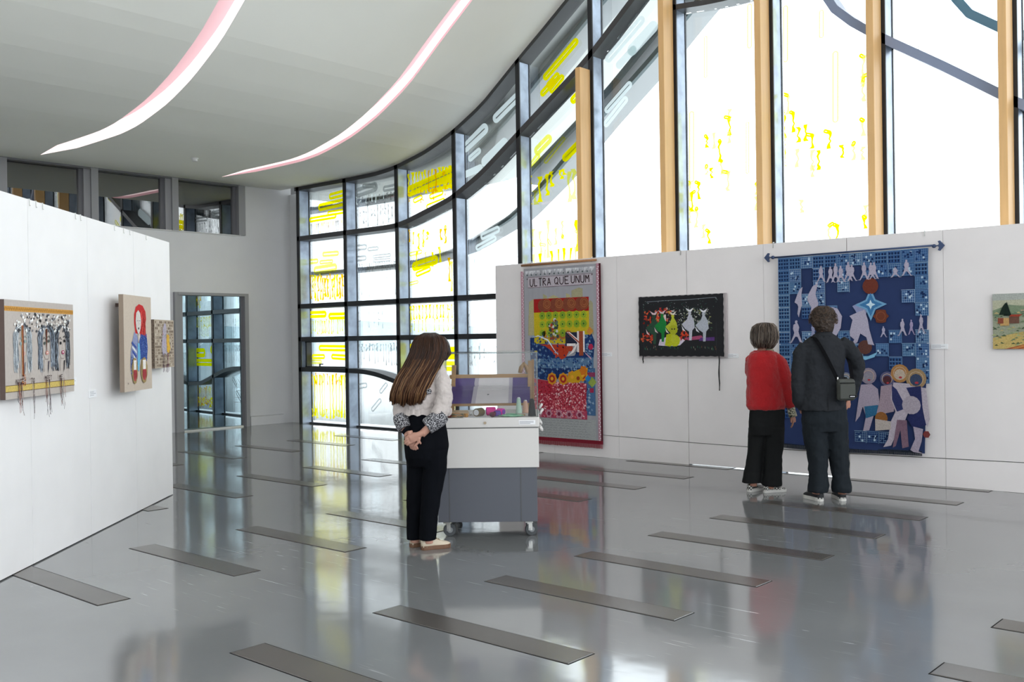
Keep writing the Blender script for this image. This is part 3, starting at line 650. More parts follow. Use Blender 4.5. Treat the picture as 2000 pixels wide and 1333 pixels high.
mb.build('threads', [mat('dark_thread', hx('4A3A3E'), .9), mat('rust_thread', hx('8A4A3A'), .9), mat('pale_thread', hx('D0C4C0'), .9)], g, kind='stuff')
# -- red hooded figure
g, W, H = lart('embroidered_canvas', 1.955, 2.665, 1.15, 1.995, 'tall beige canvas with an embroidered red-hooded figure, second on the left display wall', off=.10, th=.04, m=canvas2, med=kraft)
a = Art(W, H)
hood = [(.40,.60),(.36,.70),(.36,.80),(.42,.88),(.54,.915),(.68,.90),(.78,.84),(.80,.76),(.76,.68),(.72,.60),(.62,.56),(.55,.55),(.50,.60)]
a.p(hood, 'C3282A', 2); r = random.Random(4)
for i in range(70):
    u = .60+.17*r.random(); v = .60+.26*r.random(); a.line([(u,v),(u+.04*(r.random()-.5),v-.05),(u+.05*(r.random()-.5),v-.09)], .008, r.choice(['D9393A','A81D20','E2574E','8F1518']), 3)
a.p([(.40,.74),(.43,.82),(.50,.85),(.57,.82),(.60,.74),(.58,.66),(.53,.60),(.48,.60),(.42,.66)], 'D9D2CC', 4)
a.line([(.44,.735),(.485,.738)],.005,'7A6A6A',5); a.line([(.53,.74),(.575,.735)],.005,'7A6A6A',5); a.line([(.51,.74),(.515,.69)],.004,'9A8A88',5); a.disc(.50,.655,.018,'3A2A30',5,asp=.6)
a.p([(.50,.60),(.56,.60),(.58,.53),(.53,.50),(.48,.54)], 'CFC4BC', 3)
a.p([(.36,.62),(.46,.58),(.50,.50),(.48,.30),(.36,.33),(.24,.28),(.20,.20),(.22,.40),(.28,.52)], '8C93B8', 2)
a.p([(.52,.52),(.60,.60),(.72,.58),(.80,.60),(.84,.45),(.80,.30),(.66,.34),(.54,.32)], '35509A', 3)
a.p([(.46,.50),(.53,.50),(.56,.36),(.50,.20),(.44,.22),(.46,.36)], '6FB4D8', 4)
for i in range(6): v = .52-.045*i; a.p([(.26+.01*i,v),(.42,v-.06),(.42,v-.085),(.25+.01*i,v-.025)], 'DFE2EA' if i % 2 else '3C55A4', 4)
for i in range(160):
    u = .55+.25*r.random(); v = .33+.24*r.random(); a.r(u,v,u+.012,v+.008,r.choice(['2A4288','5A78C0','1E3170','7C97D4']),5)
for i in range(60): u = .20+.1*r.random(); v = .18+.2*r.random(); a.r(u,v,u+.014,v+.008,r.choice(['3A559C','6C8CC8','2C4484']),5)
for cx, w2 in ((.34,.1), (.68,.12)):
    a.p([(cx-w2,.25),(cx-w2*.6,.33),(cx,.35),(cx+w2*.6,.33),(cx+w2*1.05,.25),(cx+w2*1.0,.16),(cx+w2*.5,.085),(cx,.07),(cx-w2*.55,.09),(cx-w2*1.0,.16)], 'A08A5C', 6)
    a.p([(cx-w2*.45,.32),(cx+w2*.5,.32),(cx+w2*.45,.22),(cx-w2*.4,.22)], 'F0EAE4', 7); a.p([(cx-w2*.5,.22),(cx+w2*.55,.22),(cx+w2*.6,.15),(cx+w2*.2,.10),(cx-w2*.35,.11),(cx-w2*.6,.15)], 'B84A4E', 7)
    for i in range(4): uu = cx-w2*.5+w2*.35*i; a.line([(uu,.21),(uu+.01,.125)], .008, '8A2A30', 8)
a.build('stitched_figure', g)
a.text('N', .10, .075, .02, .04, .004, '5A4A44', 3); a.build('stitched_initial', g)
# -- small patterned canvas
g, W, H = lart('embroidered_canvas', 2.815, 3.405, 1.33, 1.795, 'small canvas of beige squares with a colourful figure, farthest on the left wall', off=.07, th=.05, m=mat('patterned_beige', hx('B8A996'), .9), med=mat('patterned_beige_edge', hx('6E5F52'), .9, var=.5, scale=60))
a = Art(W, H)
for i in range(13):
    for j in range(15):
        u, v = .03+i*.073, .03+j*.064; a.r(u,v,u+.055,v+.046,r.choice(['8E7D6C','A59482','7C6B5C','C9BCAA']),1)
        if r.random() < .7: a.r(u+.012,v+.01,u+.03,v+.034,r.choice(['5E5045','D8CCBC']),2)
a.build('stitched_squares', g, kind='stuff')
a.p([(.42,.82),(.48,.93),(.56,.92),(.60,.80),(.57,.70),(.60,.45),(.58,.25),(.50,.30),(.40,.25),(.34,.45),(.38,.65)], 'B7AFC0', 3)
a.p([(.60,.70),(.72,.68),(.74,.50),(.78,.40),(.70,.30),(.60,.34),(.58,.55)], 'E3B343', 4)
for i in range(110):
    t = r.random(); u = .34+.4*r.random(); v = .2+.6*r.random(); c = r.choice(['D9C24A','C24A6A','7FBF7A','5A4A6A','E4E0E8','8A6AA0','D98A3A','3A3440']); a.p([(u,v),(u+.03*(r.random()),v+.02),(u+.02,v+.05*r.random())], c, 5)
for u in (.40,.46,.60,.64): a.line([(u,.3),(u+.01,.14),(u-.01,.0)], .008, r.choice(['4A2A44','2A2A34','8A3A5A']), 6)
a.build('stitched_figure', g)
mb = MB()
for i in range(9): x = (.35+.35*r.random())*W; mb.tube([(x,-.006,.03),(x+.004,-.01,-.01),(x-.003,-.008,-.03-.02*r.random())], .0012, 4)
mb.build('threads', mat('plum_thread', hx('5A3450'), .9), g, kind='stuff')
# wall labels
lab = mat('label_card', (.86,.86,.88), .4)
def wlabel(p_, rz, W, H, label, sp=True):
    g = empty('wall_label', p_, rz, label=label, cat='wall label')
    mb = MB(); mb.box((0, -.004, 0), (W, .008, H)); mb.build('card', lab, g)
    b = Art(W, H)
    for i in range(3): b.line([(-.42, .25-.22*i), (.1+.25*(i % 2), .25-.22*i)], .003, '9A98A0', 8)
    b.build('printed_lines', g, kind='stuff')
for s_, z_, nm in ((1.20, 1.28, 'small white label right of the three-faces canvas'), (1.60, 1.16, 'small white label left of the tall hooded-figure canvas'), (3.50, 1.42, 'small white label at the far end of the left display wall')):
    p_ = A0 + AU*s_ + AN*.001; wlabel((p_.x, p_.y, z_), ART_RZ, .15, .06, nm)
for x0, x1, z_, nm in ((-7.72,-7.55,1.338,'small white label between the long tapestry and the black textile'), (-5.90,-5.735,1.325,'small white label right of the black textile picture'), (-3.55,-3.385,1.42,'small white label right of the large blue textile')):
    wlabel(((x0+x1)/2, YW-.001, z_), 0, x1-x0, .05, nm)
# ================================================================ right wall works
def rart(name, X0, z0, label, off=.03, cat='artwork'): return empty(name, (X0, YW-off, z0), 0, label=label, cat=cat)
def cloth(W, H, nx, nz, f, m, parent, nm='cloth', edge=None):
    mb = MB(); 
    rings = [[(W*i/nx + (edge(j/nz, i/nx) if edge else 0), f(i/nx, j/nz), H*j/nz) for i in range(nx+1)] for j in range(nz+1)]
    back = [[(x, y+.004, z) for x, y, z in q] for q in rings]
    mb.ring_strip(rings, close=False, caps=False); mb.ring_strip(back, close=False, caps=False)
    L = [q[0] for q in rings]; mb.ring_strip([[a_ for a_ in L], [(x, y+.004, z) for x, y, z in L]], close=False, caps=False)
    Rr = [q[-1] for q in rings]; mb.ring_strip([Rr, [(x, y+.004, z) for x, y, z in Rr]], close=False, caps=False)
    return mb.build(nm, m, parent, smooth=True)
# -- long tapestry "ULTRA QUE UNUM"
X0, X1, Z0, Z1 = -8.99, -7.75, .22, 2.52
W, H = X1-X0, Z1-Z0
g = rart('long_tapestry', X0, Z0, 'long grey tapestry with patched flag pieces reading ULTRA QUE UNUM, behind the display cart', off=.045, cat='tapestry')
cloth(W, H, 12, 20, lambda u, v: .004*math.sin(u*20)*v, mat('grey_tapestry_cloth', hx('9D9CA2'), .9, var=.06, scale=4, stretch=(3,3,.4)), g)
mb = MB(); mb.tube([(-.03,-.012,H+.045),(W+.01,-.012,H+.045)], .016, 10); mb.build('hanging_rod', mat('brown_wood', hx('A0704A'), .5), g, smooth=True)
for x in (.04, W-.07): mb = MB(); mb.tube([(x,0,H+.04),(x,.004,H+.09)], .003, 6); mb.build('cord', steel, g)
a = Art(W, H); r = random.Random(11)
def ap(*q, **k): a.p(*q, **k)
a.r(-.045,-.0,-.005,.985,'B98A98',2); a.r(1.0,-.01,1.035,1.0,'B98A98',2); a.r(1.035,-.02,1.06,1.0,'4E1622',2)
for j in range(90):
    for s_ in (-.03, 1.01): a.r(s_+.012*(j%2), j/91, s_+.014+.012*(j%2), j/91+.006, 'E2D5DA', 3)
a.r(-.03,-.02,1.06,.0,'7A1C2C',3)
a.build('ribbon_border', g, kind='stuff')
mb = MB()
for i in range(110): x = W*(-.03+1.09*i/110); mb.box((x, -.004, -.07), (.006, .004, .05+.015*r.random()))
mb.build('fringe', mat('crimson_fringe', hx('8A2030'), .9), g, kind='stuff')
for i in range(60): u = .02+.96*i/60; a.p([(u,.985),(u+.02,.985),(u+.012,.955+.01*(i%3)),(u+.004,.965)], r.choice(['CFCFD4','BDBDC4','E2E2E6']), 2)
for i in range(14): a.disc(.05+.9*i/14, .96, .008, '4A5A5A', 3, n=6)
a.build('lace_edge', g, kind='stuff')
a.r(.06,.885,.955,.945,'B9B0B8',2); a.line([(.06,.885),(.955,.885)],.004,'6A3A48',3); a.line([(.06,.945),(.955,.945)],.004,'6A3A48',3); a.build('title_patch', g)
rr = random.Random(8)
a.text("'ULTRA", .03, .893, .044, .062, .012, '2A1418', 4, .08, rr); a.text("QUE", .44, .896, .042, .072, .012, '2A1418', 4, .08, rr); a.text("UNUM'", .67, .898, .042, .064, .012, '2A1418', 4, .08, rr); a.build('lettering', g, kind='stuff')
for u0, u1, v0 in ((.06,.2,.80),(.2,.34,.83),(.34,.5,.82),(.5,.66,.83),(.66,.88,.855),(.88,.96,.78),(.05,.14,.72)): a.p([(u0,.60),(u1,.60),(u1-.01,v0),((u0+u1)/2,v0+.015),(u0+.01,v0)], r.choice(['A8A27C','B0A880','A29C7E']), 1)
a.r(.14,.735,.90,.815,'A0201F',3)
for i in range(4): a.disc(.27+.17*i,.775,.062,'7E4230',4); a.disc(.33+.17*i,.775,.055,'86482F',4); [a.ringl(.30+.17*i+.03,.785,q,.004,'B87A4A',5) for q in (.03,.05)]
a.r(.14,.60,.90,.735,'C4AE22',2); a.r(.14,.55,.62,.62,'C4AE22',2)
for j in range(3):
    for i in range(7):
        if j < 2 or i < 4: u, v = .26+.095*i, .715-.045*j*1.15; a.disc(u,v,.040,r.choice(['9DB02A','A8B82E','8FA82A']),4,n=8); a.ringl(u,v,.028,.005,'4E7A28',5,8); a.disc(u,v,.012,'3E6A2A',6,n=6)
for i in range(5): a.disc(.30+.08*i,.60,.045,r.choice(['A86A30','B8862E','8E5A34']),4,n=8); a.ringl(.30+.08*i,.60,.026,.004,'6A3A22',5,8)
for i in range(30): a.disc(.36+.12*r.random(),.58+.11*r.random(),.010+.01*r.random(),r.choice(['5A6A5A','7A4A30','C9C9C0','3A4A44','A8402A']),6,n=6)
a.p([(.22,.545),(.62,.545),(.62,.50),(.58,.47),(.52,.455),(.48,.475),(.44,.465),(.40,.50),(.30,.535)], 'B33A20', 4)
a.build('appliqued_flag', g, kind='stuff')
a.r(.58,.535,.80,.615,'26283C',5); a.p([(.60,.615),(.64,.615),(.80,.555),(.78,.54)],'E6DEDC',6); a.p([(.61,.612),(.63,.612),(.79,.552),(.78,.545)],'A0402E',7)
a.r(.74,.50,.84,.62,'E6DEDC',6); a.r(.765,.48,.82,.62,'9A4A30',7); a.r(.60,.535,.72,.55,'E6DEDC',6); a.r(.60,.505,.68,.535,'A84028',7); a.p([(.60,.475),(.70,.50),(.76,.56),(.72,.54),(.64,.49)],'E6DEDC',8)
a.build('union_flag_piece', g)
a.p([(.08,.585),(.16,.60),(.28,.58),(.36,.52),(.50,.47),(.70,.48),(.86,.60),(.93,.605),(.97,.56),(.95,.46),(.08,.46)],'1F3768',2)
a.p([(.08,.46),(.95,.47),(.95,.41),(.08,.405)],'567596',3); a.p([(.12,.405),(.95,.41),(.95,.20),(.85,.20),(.82,.35),(.70,.39),(.55,.37),(.40,.33),(.14,.345)],'1D3362',2); a.p([(.82,.40),(.97,.41),(.97,.14),(.84,.14)],'48688F',3)
for i in range(760):
    u, v = .09+.86*r.random(), .145+.45*r.random()
    if v < .34 and u < .83: continue
    if .46 < v and .35 < u < .8 and r.random() < .6: continue
    q = .017; c = r.choice(['16285C','1C3C7A','7F9FBC','9DB4C8','345C8C'] if u > .8 or .405 < v < .46 else ['16285C','1B2F6C','3A5F92','10204A','5F82A8','87A3BE'])
    a.p([(u-q,v),(u-q*.3,v+q*.2),(u,v+q*.6),(u+q*.3,v+.002),(u+q,v-.002),(u+q*.2,v-q*.2),(u,v-q*.6),(u-q*.2,v-.002)], c, 4)
a.p([(.09,.585),(.20,.60),(.34,.575),(.42,.52),(.49,.478),(.42,.512),(.33,.568),(.20,.594)],'D8E0E8',5)
a.disc(.92,.53,.03,'B02A4E',6,n=6); a.p([(.84,.50),(.92,.47),(.93,.455),(.85,.49)],'C9A0B8',6); a.disc(.91,.62,.04,'C98A3A',6,n=8,lobes=4); a.r(.86,.36,.97,.385,'8A3A5A',6); a.disc(.93,.33,.05,'8FA04A',6,n=8,lobes=4); a.r(.90,.27,.95,.295,'9A2A4A',6)
a.build('houndstooth_patches', g, kind='stuff')
a.p([(.10,.115),(.84,.115),(.86,.32),(.62,.335),(.44,.325),(.12,.345)],'A63244',5)
a.r(.08,.115,.86,.165,'A8405A',6)
for i in range(900):
    u, v = .11+.74*r.random(), .12+.205*r.random(); q = .009*(.6+r.random()*.7); a.p([(u-q,v),(u,v+q*.5),(u+q,v),(u,v-q*.5)], r.choice(['D87A84','E8A8AC','7A1420','C94A58','D06068','E6C4C8']) if (v < .26 or u > .4) else r.choice(['8E1424','B8283A','D83A48']), 7)
for i in range(5): a.disc(.20+.14*i,.14,.045,'B88090',8,n=12,lobes=6); a.disc(.20+.14*i,.14,.02,'7A2A40',9,n=8)
a.build('red_lace_patches', g, kind='stuff')
for i in range(4): u = .39+.155*i*(1 if i < 2 else .9); a.disc(u,.345+.012*max(0,i-1),.065,'D08A22',8,n=16,lobes=8,la=.08); a.disc(u,.345+.012*max(0,i-1),.038,'A02A20',9,n=10); a.disc(u,.345+.012*max(0,i-1),.018,'E0A030',10,n=8); a.build('gold_medallion', g)
a.p([(.60,.325),(.64,.375),(.72,.395),(.82,.41),(.88,.41),(.87,.38),(.80,.345),(.76,.325)],'C9981E',9); a.disc(.82,.395,.05,'C9701E',10,n=12,lobes=6); a.disc(.75,.35,.02,'8A3A1A',11,n=8); a.disc(.88,.35,.035,'2A78B4',10,n=8,lobes=4)
a.build('gold_lion_patch', g, kind='stuff')
a.r(.05,-.0,.97,.115,'A4A6A6',1)
for j in range(7):
    u = .12
    while u < .85: L = .02+.05*r.random(); a.line([(u,.098-.014*j),(u+L*.5,.101-.014*j+.002*r.random()),(u+L,.098-.014*j)], .003, '6E6E72', 4); u += L+.015
a.build('handwriting', g, kind='stuff')
# -- black textile picture
X0, X1, Z0, Z1 = -7.09, -5.90, 1.318, 2.055; W, H = X1-X0, Z1-Z0
g = rart('black_textile_picture', X0, Z0, 'black textile picture of coloured dancers and flowers with two dangling ribbons', off=.05)
mb = MB(); mb.box((W/2+.012, .022, H/2-.004), (W+.035, .035, H+.02)); mb.build('stretcher_frame', mat('pale_stretcher', hx('A79F9F'), .7), g)
mb = MB(); n = 40
out = [(W*i/n, .004*math.sin(i*1.7)) for i in range(n+1)] + [(W+.004*math.sin(j*2.1), H*j/24) for j in range(1, 24)] + [(W*(1-i/n), H+.004*math.sin(i*2.3)) for i in range(n+1)] + [(.004*math.sin(j*1.9), H*(1-j/24)) for j in range(1, 24)]
mb.prism(out, lambda x, z: (x, -.004, z), lambda x, z: (x, .003, z)); mb.build('cloth', mat('black_cloth', hx('15161A'), .9), g)
a = Art(W, H); r = random.Random(21)
a.r(.05,.08,.93,.22,'12343E',2); a.p([(.05,.22),(.93,.30),(.93,.12),(.05,.12)],'0E4A6A',2)
for i in range(90): u, v = .06+.86*r.random(), .09+.06*r.random(); a.line([(u,v),(u+.01*(r.random()-.5),v+.03)], .004, r.choice(['1E5A4A','3A7A5A','8A5A3A','A0A08A','2A6A5A']), 3)
a.p([(.10,.20),(.20,.27),(.30,.22),(.42,.30),(.52,.26),(.66,.32),(.92,.30),(.90,.24),(.70,.26),(.55,.20),(.40,.17),(.22,.16)],'CFAEC0',3); a.p([(.24,.18),(.26,.28),(.36,.33),(.48,.33),(.56,.26),(.50,.18),(.38,.165)],'CFC3D4',4)
a.p([(.32,.18),(.34,.36),(.40,.38),(.47,.30),(.44,.20),(.38,.16)],'B4B820',5); a.disc(.44,.26,.055,'B8BC2A',5,n=10); a.p([(.55,.30),(.75,.34),(.78,.28),(.60,.26)],'A04A6A',5); a.p([(.74,.30),(.90,.31),(.90,.25),(.72,.25)],'5A3A78',5)
a.build('ground_patches', g, kind='stuff')
for (cx, cy, n, cs, sp) in ((.20,.62,60,['B8301E','C94A2E','D0603A','8E2014'],.13),(.30,.68,50,['C0341E','C9962A','B03A3A','D07A6A'],.10),(.10,.30,30,['B8301E','C95A3A'],.06),(.54,.34,26,['B8301E','D04A2A'],.05)):
    for i in range(n):
        u, v = cx+sp*(r.random()-.5)*2, cy+sp*(r.random()-.5)*1.9; t = r.random()*6.3; q = .02+.02*r.random(); a.p([(u,v),(u+q*math.cos(t),v+q*1.6*math.sin(t)),(u+q*.8*math.cos(t+.8),v+q*1.3*math.sin(t+.8))], r.choice(cs), 4)
for i in range(230):
    u = .36+.50*r.random(); v = .42+.36*r.random(); t = r.random()*6.3; q = .012+.02*r.random(); a.p([(u,v),(u+q*math.cos(t),v+q*1.6*math.sin(t)),(u+q*.5*math.cos(t+.7),v+q*.9*math.sin(t+.7))], r.choice(['8E968C','5A6A5A','B9BDB0','3E5A48','C9C9C4','A0A468'] if u > .5 else ['C9C9C4','E0DCDC','7A8A7A','5A3A30']), 4)
for i in range(60): a.disc(.05+.88*r.random(), .75+.18*r.random(), .004, r.choice(['4A6A60','8A8E90','2A4A44']), 4, n=5)
for i in range(16): u = .38+.0*i; v = .50+.02*i*.6; a.p([(.335,v),(.30,v+.01),(.335,v+.014)], 'E4DCE0', 5)
a.build('flower_appliques', g, kind='stuff')
def dancer(cx, cy, s_, c1, c2):
    a.p([(cx-.035*s_,cy+.16*s_),(cx-.015*s_,cy+.24*s_),(cx+.015*s_,cy+.24*s_),(cx+.05*s_,cy+.15*s_),(cx+.06*s_,cy+.02*s_),(cx+.03*s_,cy-.03*s_),(cx+.02*s_,cy-.20*s_),(cx-.01*s_,cy-.20*s_),(cx-.01*s_,cy-.05*s_),(cx-.06*s_,cy+.0*s_),(cx-.10*s_,cy+.08*s_)], c1, 6)
    a.p([(cx-.10*s_,cy+.06*s_),(cx-.09*s_,cy-.02*s_),(cx-.05*s_,cy-.05*s_),(cx-.085*s_,cy+.02*s_)], c2, 7); a.disc(cx, cy+.265*s_, .018*s_, c1, 6, n=8)
    a.build('dancer_figure', g, kind='stuff') if False else None; a.p([(cx-.02*s_,cy+.3*s_),(cx-.05*s_,cy+.36*s_),(cx,cy+.32*s_),(cx+.05*s_,cy+.36*s_),(cx+.02*s_,cy+.29*s_)], c2, 7); a.build('dancer_figure', g)
dancer(.19,.40,1,'2E4A3A','D8C0C4'); dancer(.29,.43,.95,'1E7A3A','D8C0C4'); dancer(.42,.42,.9,'B8BC3A','E0D8C8'); dancer(.62,.45,.95,'B9B9C4','E4E4E8'); dancer(.78,.43,.95,'B0B4BE','DEDEE4')
a.disc(.425,.44,.045,'A9AD2A',7,n=12); a.disc(.41,.45,.008,'3A2A2A',8,n=6); a.disc(.44,.45,.008,'3A2A2A',8,n=6)
a.build('face_on_yellow_dancer', g, kind='stuff')
a.line([(.10,.915),(.30,.925),(.55,.925),(.92,.945),(.935,.90)],.005,'8A929A',3); a.line([(.06,.05),(.06,.9)],.003,'3A3E44',3); a.line([(.92,.05),(.92,.55)],.003,'3A3E44',3); a.build('running_stitch', g, kind='stuff')
rbm = mat('black_ribbon', hx('1A181C'), .8)
for x, L in ((.055, .11), (W-.065, .425)):
    mb = MB(); k = 10; mb.ring_strip([[(x-.008+.004*math.sin(i*.9), -.004, .02-L*i/k), (x+.008*(1 if i < 9 else .4)+.004*math.sin(i*.9), -.004+.003*math.sin(i), .02-L*i/k), (x+.006, -.001, .02-L*i/k)] for i in range(k+1)]); mb.build('ribbon', rbm, g)
# -- large blue textile on a rod with arrow finials
X0, X1, Z0, Z1 = -5.19, -3.545, .33, 2.42; W, H = X1-X0, Z1-Z0
g = rart('blue_textile', X0, Z0, 'large indigo blue textile with window squares and pale figures, hung from a rod with finials', off=.06, cat='textile')
cloth(W, H, 16, 24, lambda u, v: .010*math.sin(u*9)*(1-v) + (-.012*(1-v) if u > .8 else 0), mat('indigo_cloth', hx('1B2F5C'), .85, var=.12, scale=2.5), g, edge=lambda v, u: .03*(1-v)*(1 if u < .5 else -2.0)*(abs(u-.5)*2)**2)
iron = mat('blue_grey_iron', hx('38486A'), .45, metal=.3)
mb = MB(); mb.tube([(-.06,-.012,H+.012),(W+.06,-.012,H+.022)], .010, 10); mb.build('rod', iron, g, smooth=True)
for sx, s_ in ((-.06, -1), (W+.06, 1)):
    mb = MB(); mb.ellipsoid((sx, -.012, H+.015), (.022,.02,.02)); mb.tube([(sx,-.012,H+.015),(sx+s_*.05,-.012,H+.018)], .007, 8)
    poly = [(.04,0),(.05,.022),(.038,.045),(.058,.052),(.078,.03),(.105,.0),(.078,-.03),(.058,-.052),(.038,-.045),(.05,-.022)]
    q = [(x*s_, z) for x, z in poly]; q = q if s_ > 0 else q[::-1]
    mb.prism(q, lambda x, z: (sx+x, -.022, H+.016+z), lambda x, z: (sx+x, -.002, H+.016+z)); mb.build('finial', iron, g, bevel=.002)
mb = MB()
for i in range(150): u = i/150; x = .035*(1-2*(u < .0)) * 0 + W*u*.93+.035; mb.box((x, .0-.01*(u > .8), -.012-.01*math.sin(u*5)), (.007, .004, .05))
mb.build('fringe', mat('dark_fringe', hx('16202E'), .9), g, kind='stuff')
a = Art(W, H); r = random.Random(31); off2 = 12
NC, NR = 12, 13; cw, ch = 1/NC, .066
def cell(u, v, w_, h_, c, style):
    a.r(u+.002,v+.002,u+w_-.002,v+h_-.002,c,off2); lc = r.choice(['8FB0CC','A9C2D8','7C9CC0','6E90B8'])
    a.line([(u,v+h_),(u+w_,v+h_)],.004,lc,off2+2); a.line([(u+w_,v),(u+w_,v+h_)],.004,lc,off2+2)
    if style == 0:
        for i in range(4):
            for j in range(3): a.r(u+w_*(.10+.21*i+.04*(i>1)), v+h_*(.12+.28*j), u+w_*(.22+.21*i+.04*(i>1)), v+h_*(.30+.28*j), '142448', off2+2)
        for j in range(3): a.line([(u+.05*w_,v+h_*(.38+.28*j)),(u+.95*w_,v+h_*(.38+.28*j))],.003,lc,off2+3)
    else:
        for i in range(6): uu = u+w_*(.08+.155*i); a.line([(uu,v+.06*h_),(uu,v+.94*h_)],.0025,lc,off2+2)
        for j in range(5): vv = v+h_*(.1+.19*j); a.line([(u+.05*w_,vv),(u+.95*w_,vv)],.0022,lc,off2+2)
        for q in range(7): uu, vv = u+w_*(.1+.7*r.random()), v+h_*(.1+.7*r.random()); a.r(uu,vv,uu+.012,vv+.01,r.choice(['16284E','B4CADC','1C3462']),off2+3)
for i in range(NC):
    for j in range(NR):
        v = 1-(j+1)*ch-.0; u = i*cw
        dep = ((j == 0) or (i == 0) or (j == 1 and i in (1,3,8,9,10,11)) or (i == 11 and (3 <= j <= 4 or 6 <= j <= 9 or j == 2)) or (i == 3 and j in (2,3)) or (i == 1 and j in (2,)) or (i == 2 and j == 4) or (i == 4 and j in (4,)) or (i == 5 and j == 6) or (i == 2 and j in (6,)) or
               (i == 1 and j in (7,8)) or (i == 10 and j in (3,)) or (i in (9,) and j in (6,8)) or (i == 10 and j in (7,)) or (i == 8 and j == 7) or (i == 5 and j in (1,2)) or (i == 7 and j == 1) or (i==2 and j==3) or (i==6 and j==7))
        if dep:
            c = r.choice(['3A5E8C','42668F','35588A','4A6E98']) if j < 10 else '2C4E84'; cell(u, v, cw, ch, c, 0 if i == 0 or r.random() < .35 else 1)
a.build('printed_windows', g, kind='stuff')
WK = [(.42,1),(.5,.98),(.52,.9),(.48,.86),(.60,.80),(.63,.62),(.56,.45),(.62,.30),(.76,.05),(.90,.02),(.72,0),(.50,.28),(.38,.26),(.26,.04),(.10,.0),(.14,.06),(.26,.30),(.33,.5),(.28,.68),(.34,.82),(.39,.88),(.37,.96)]
def fig(u, v, w_, h_, c, fl=1, lay=3): a.p([(u+(x-.45)*w_*fl, v+y*h_) for x, y in WK][::fl], c, lay)
F1 = 'ABA5B8'
off3 = 18
for u, v, h_ in ((.31,.86,.085),(.375,.855,.085),(.41,.855,.10),(.445,.855,.085),(.495,.858,.10),(.52,.858,.085),(.60,.86,.09),(.645,.862,.085),(.665,.862,.085),(.80,.865,.05),(.87,.87,.08)): fig(u, v, .09, h_, F1, r.choice((1,-1)), off3); a.build('walking_figure', g)
a.p([(.12,.76),(.14,.80),(.16,.83),(.18,.84),(.17,.80),(.175,.74),(.15,.73),(.14,.75)][::-1],F1,off3); a.p([(.15,.75),(.17,.74),(.15,.68),(.14,.70)],F1,off3); a.build('pale_figure', g)
a.p([(.22,.80),(.25,.84),(.29,.86),(.27,.80),(.29,.75),(.27,.70),(.28,.67),(.25,.68),(.22,.67),(.24,.73),(.21,.77)],F1,off3); a.build('pale_figure', g); a.build('pale_figure', g)
fig(.13,.545,.13,.12,F1,-1,off3); a.build('pale_figure', g); fig(.25,.555,.08,.10,'8E92B0',1,off3); a.build('pale_figure', g)
a.p([(.36,.60),(.38,.66),(.36,.70),(.38,.73),(.42,.72),(.45,.68),(.44,.62),(.41,.58),(.38,.55)],F1,off3); a.build('pale_figure', g)
a.p([(.50,.60),(.52,.66),(.50,.68),(.53,.69),(.56,.70),(.60,.71),(.62,.66),(.63,.61),(.65,.55),(.66,.53),(.62,.535),(.61,.57),(.57,.59),(.55,.545),(.51,.53),(.53,.56),(.50,.58)],F1,off3+1); a.build('pale_figure', g)
a.p([(.52,.73),(.56,.745),(.62,.71),(.60,.67),(.56,.68)],'8A90B4',off3)
fig(.72,.57,.06,.055,'A8A4BC',1,off3); a.build('pale_figure', g); fig(.84,.575,.08,.085,F1,-1,off3); a.build('pale_figure', g); fig(.895,.58,.06,.075,'9C90B0',1,off3); a.build('pale_figure', g); fig(.955,.585,.07,.095,F1,1,off3); a.build('pale_figure', g)
st = []
for i in range(8): t = math.pi/2+i*math.pi/4; rr_ = .105 if i % 2 == 0 else .045; st.append((.64+rr_*math.cos(t), .735+rr_*math.sin(t)*W/H))
a.p(st,'6FA0C4',off3); a.p([(.64+(u-.64)*.72,.735+(v-.735)*.72) for u, v in st],'3E74A4',off3+1); a.p([(.64+(u-.64)*.3,.735+(v-.735)*.3) for u, v in st],'C4DCE8',off3+2); a.build('blue_star', g)
a.disc(.64,.828,.045,'6A3428',off3); a.build('rust_disc', g); a.disc(.705,.675,.045,'6A3828',off3,lobes=6); a.ringl(.705,.675,.028,.006,'8A5038',off3+1); a.build('rust_disc', g); a.disc(.60,.52,.04,'5A3A34',off3); a.build('rust_disc', g)
a.p([(.50,.505),(.56,.47),(.60,.455),(.66,.47),(.68,.495),(.62,.475),(.58,.475)],'7AB0D0',off3)
a.build('blue_crescent', g)
sk = ['A398A8','B4AAB6','8E7F92','9C8A96']
def halo(u, v, rr_, c, fc): a.disc(u,v,rr_,c,off3+1,n=16); a.ringl(u,v,rr_*.8,.006,'C0A890',off3+2); a.disc(u,v-.006,rr_*.6,fc,off3+3,n=12); a.disc(u+.004,v-.02,rr_*.2,'A83A44',off3+4,n=6,asp=.5); a.build('haloed_head', g)
halo(.62,.375,.045,'8A8090','8C8894'); halo(.74,.362,.04,'5A5A7A','4A2A30'); halo(.82,.39,.05,'A87A4A','B8A898'); halo(.92,.365,.055,'9A805E','3A4660'); halo(.47,.36,.035,'7A8090','8E9AA8')
a.p([(.57,.33),(.64,.335),(.68,.31),(.69,.24),(.66,.20),(.62,.10),(.58,.095),(.60,.17),(.58,.22),(.56,.17),(.53,.14),(.55,.24),(.56,.29)],sk[0],off3+1); a.p([(.59,.22),(.68,.23),(.67,.18),(.60,.16)],'2E6488',off3+2)
a.p([(.70,.325),(.77,.335),(.79,.28),(.78,.20),(.73,.19),(.70,.17),(.67,.19),(.69,.25)],sk[3],off3+2); a.disc(.70,.165,.035,'8A5A30',off3+3)
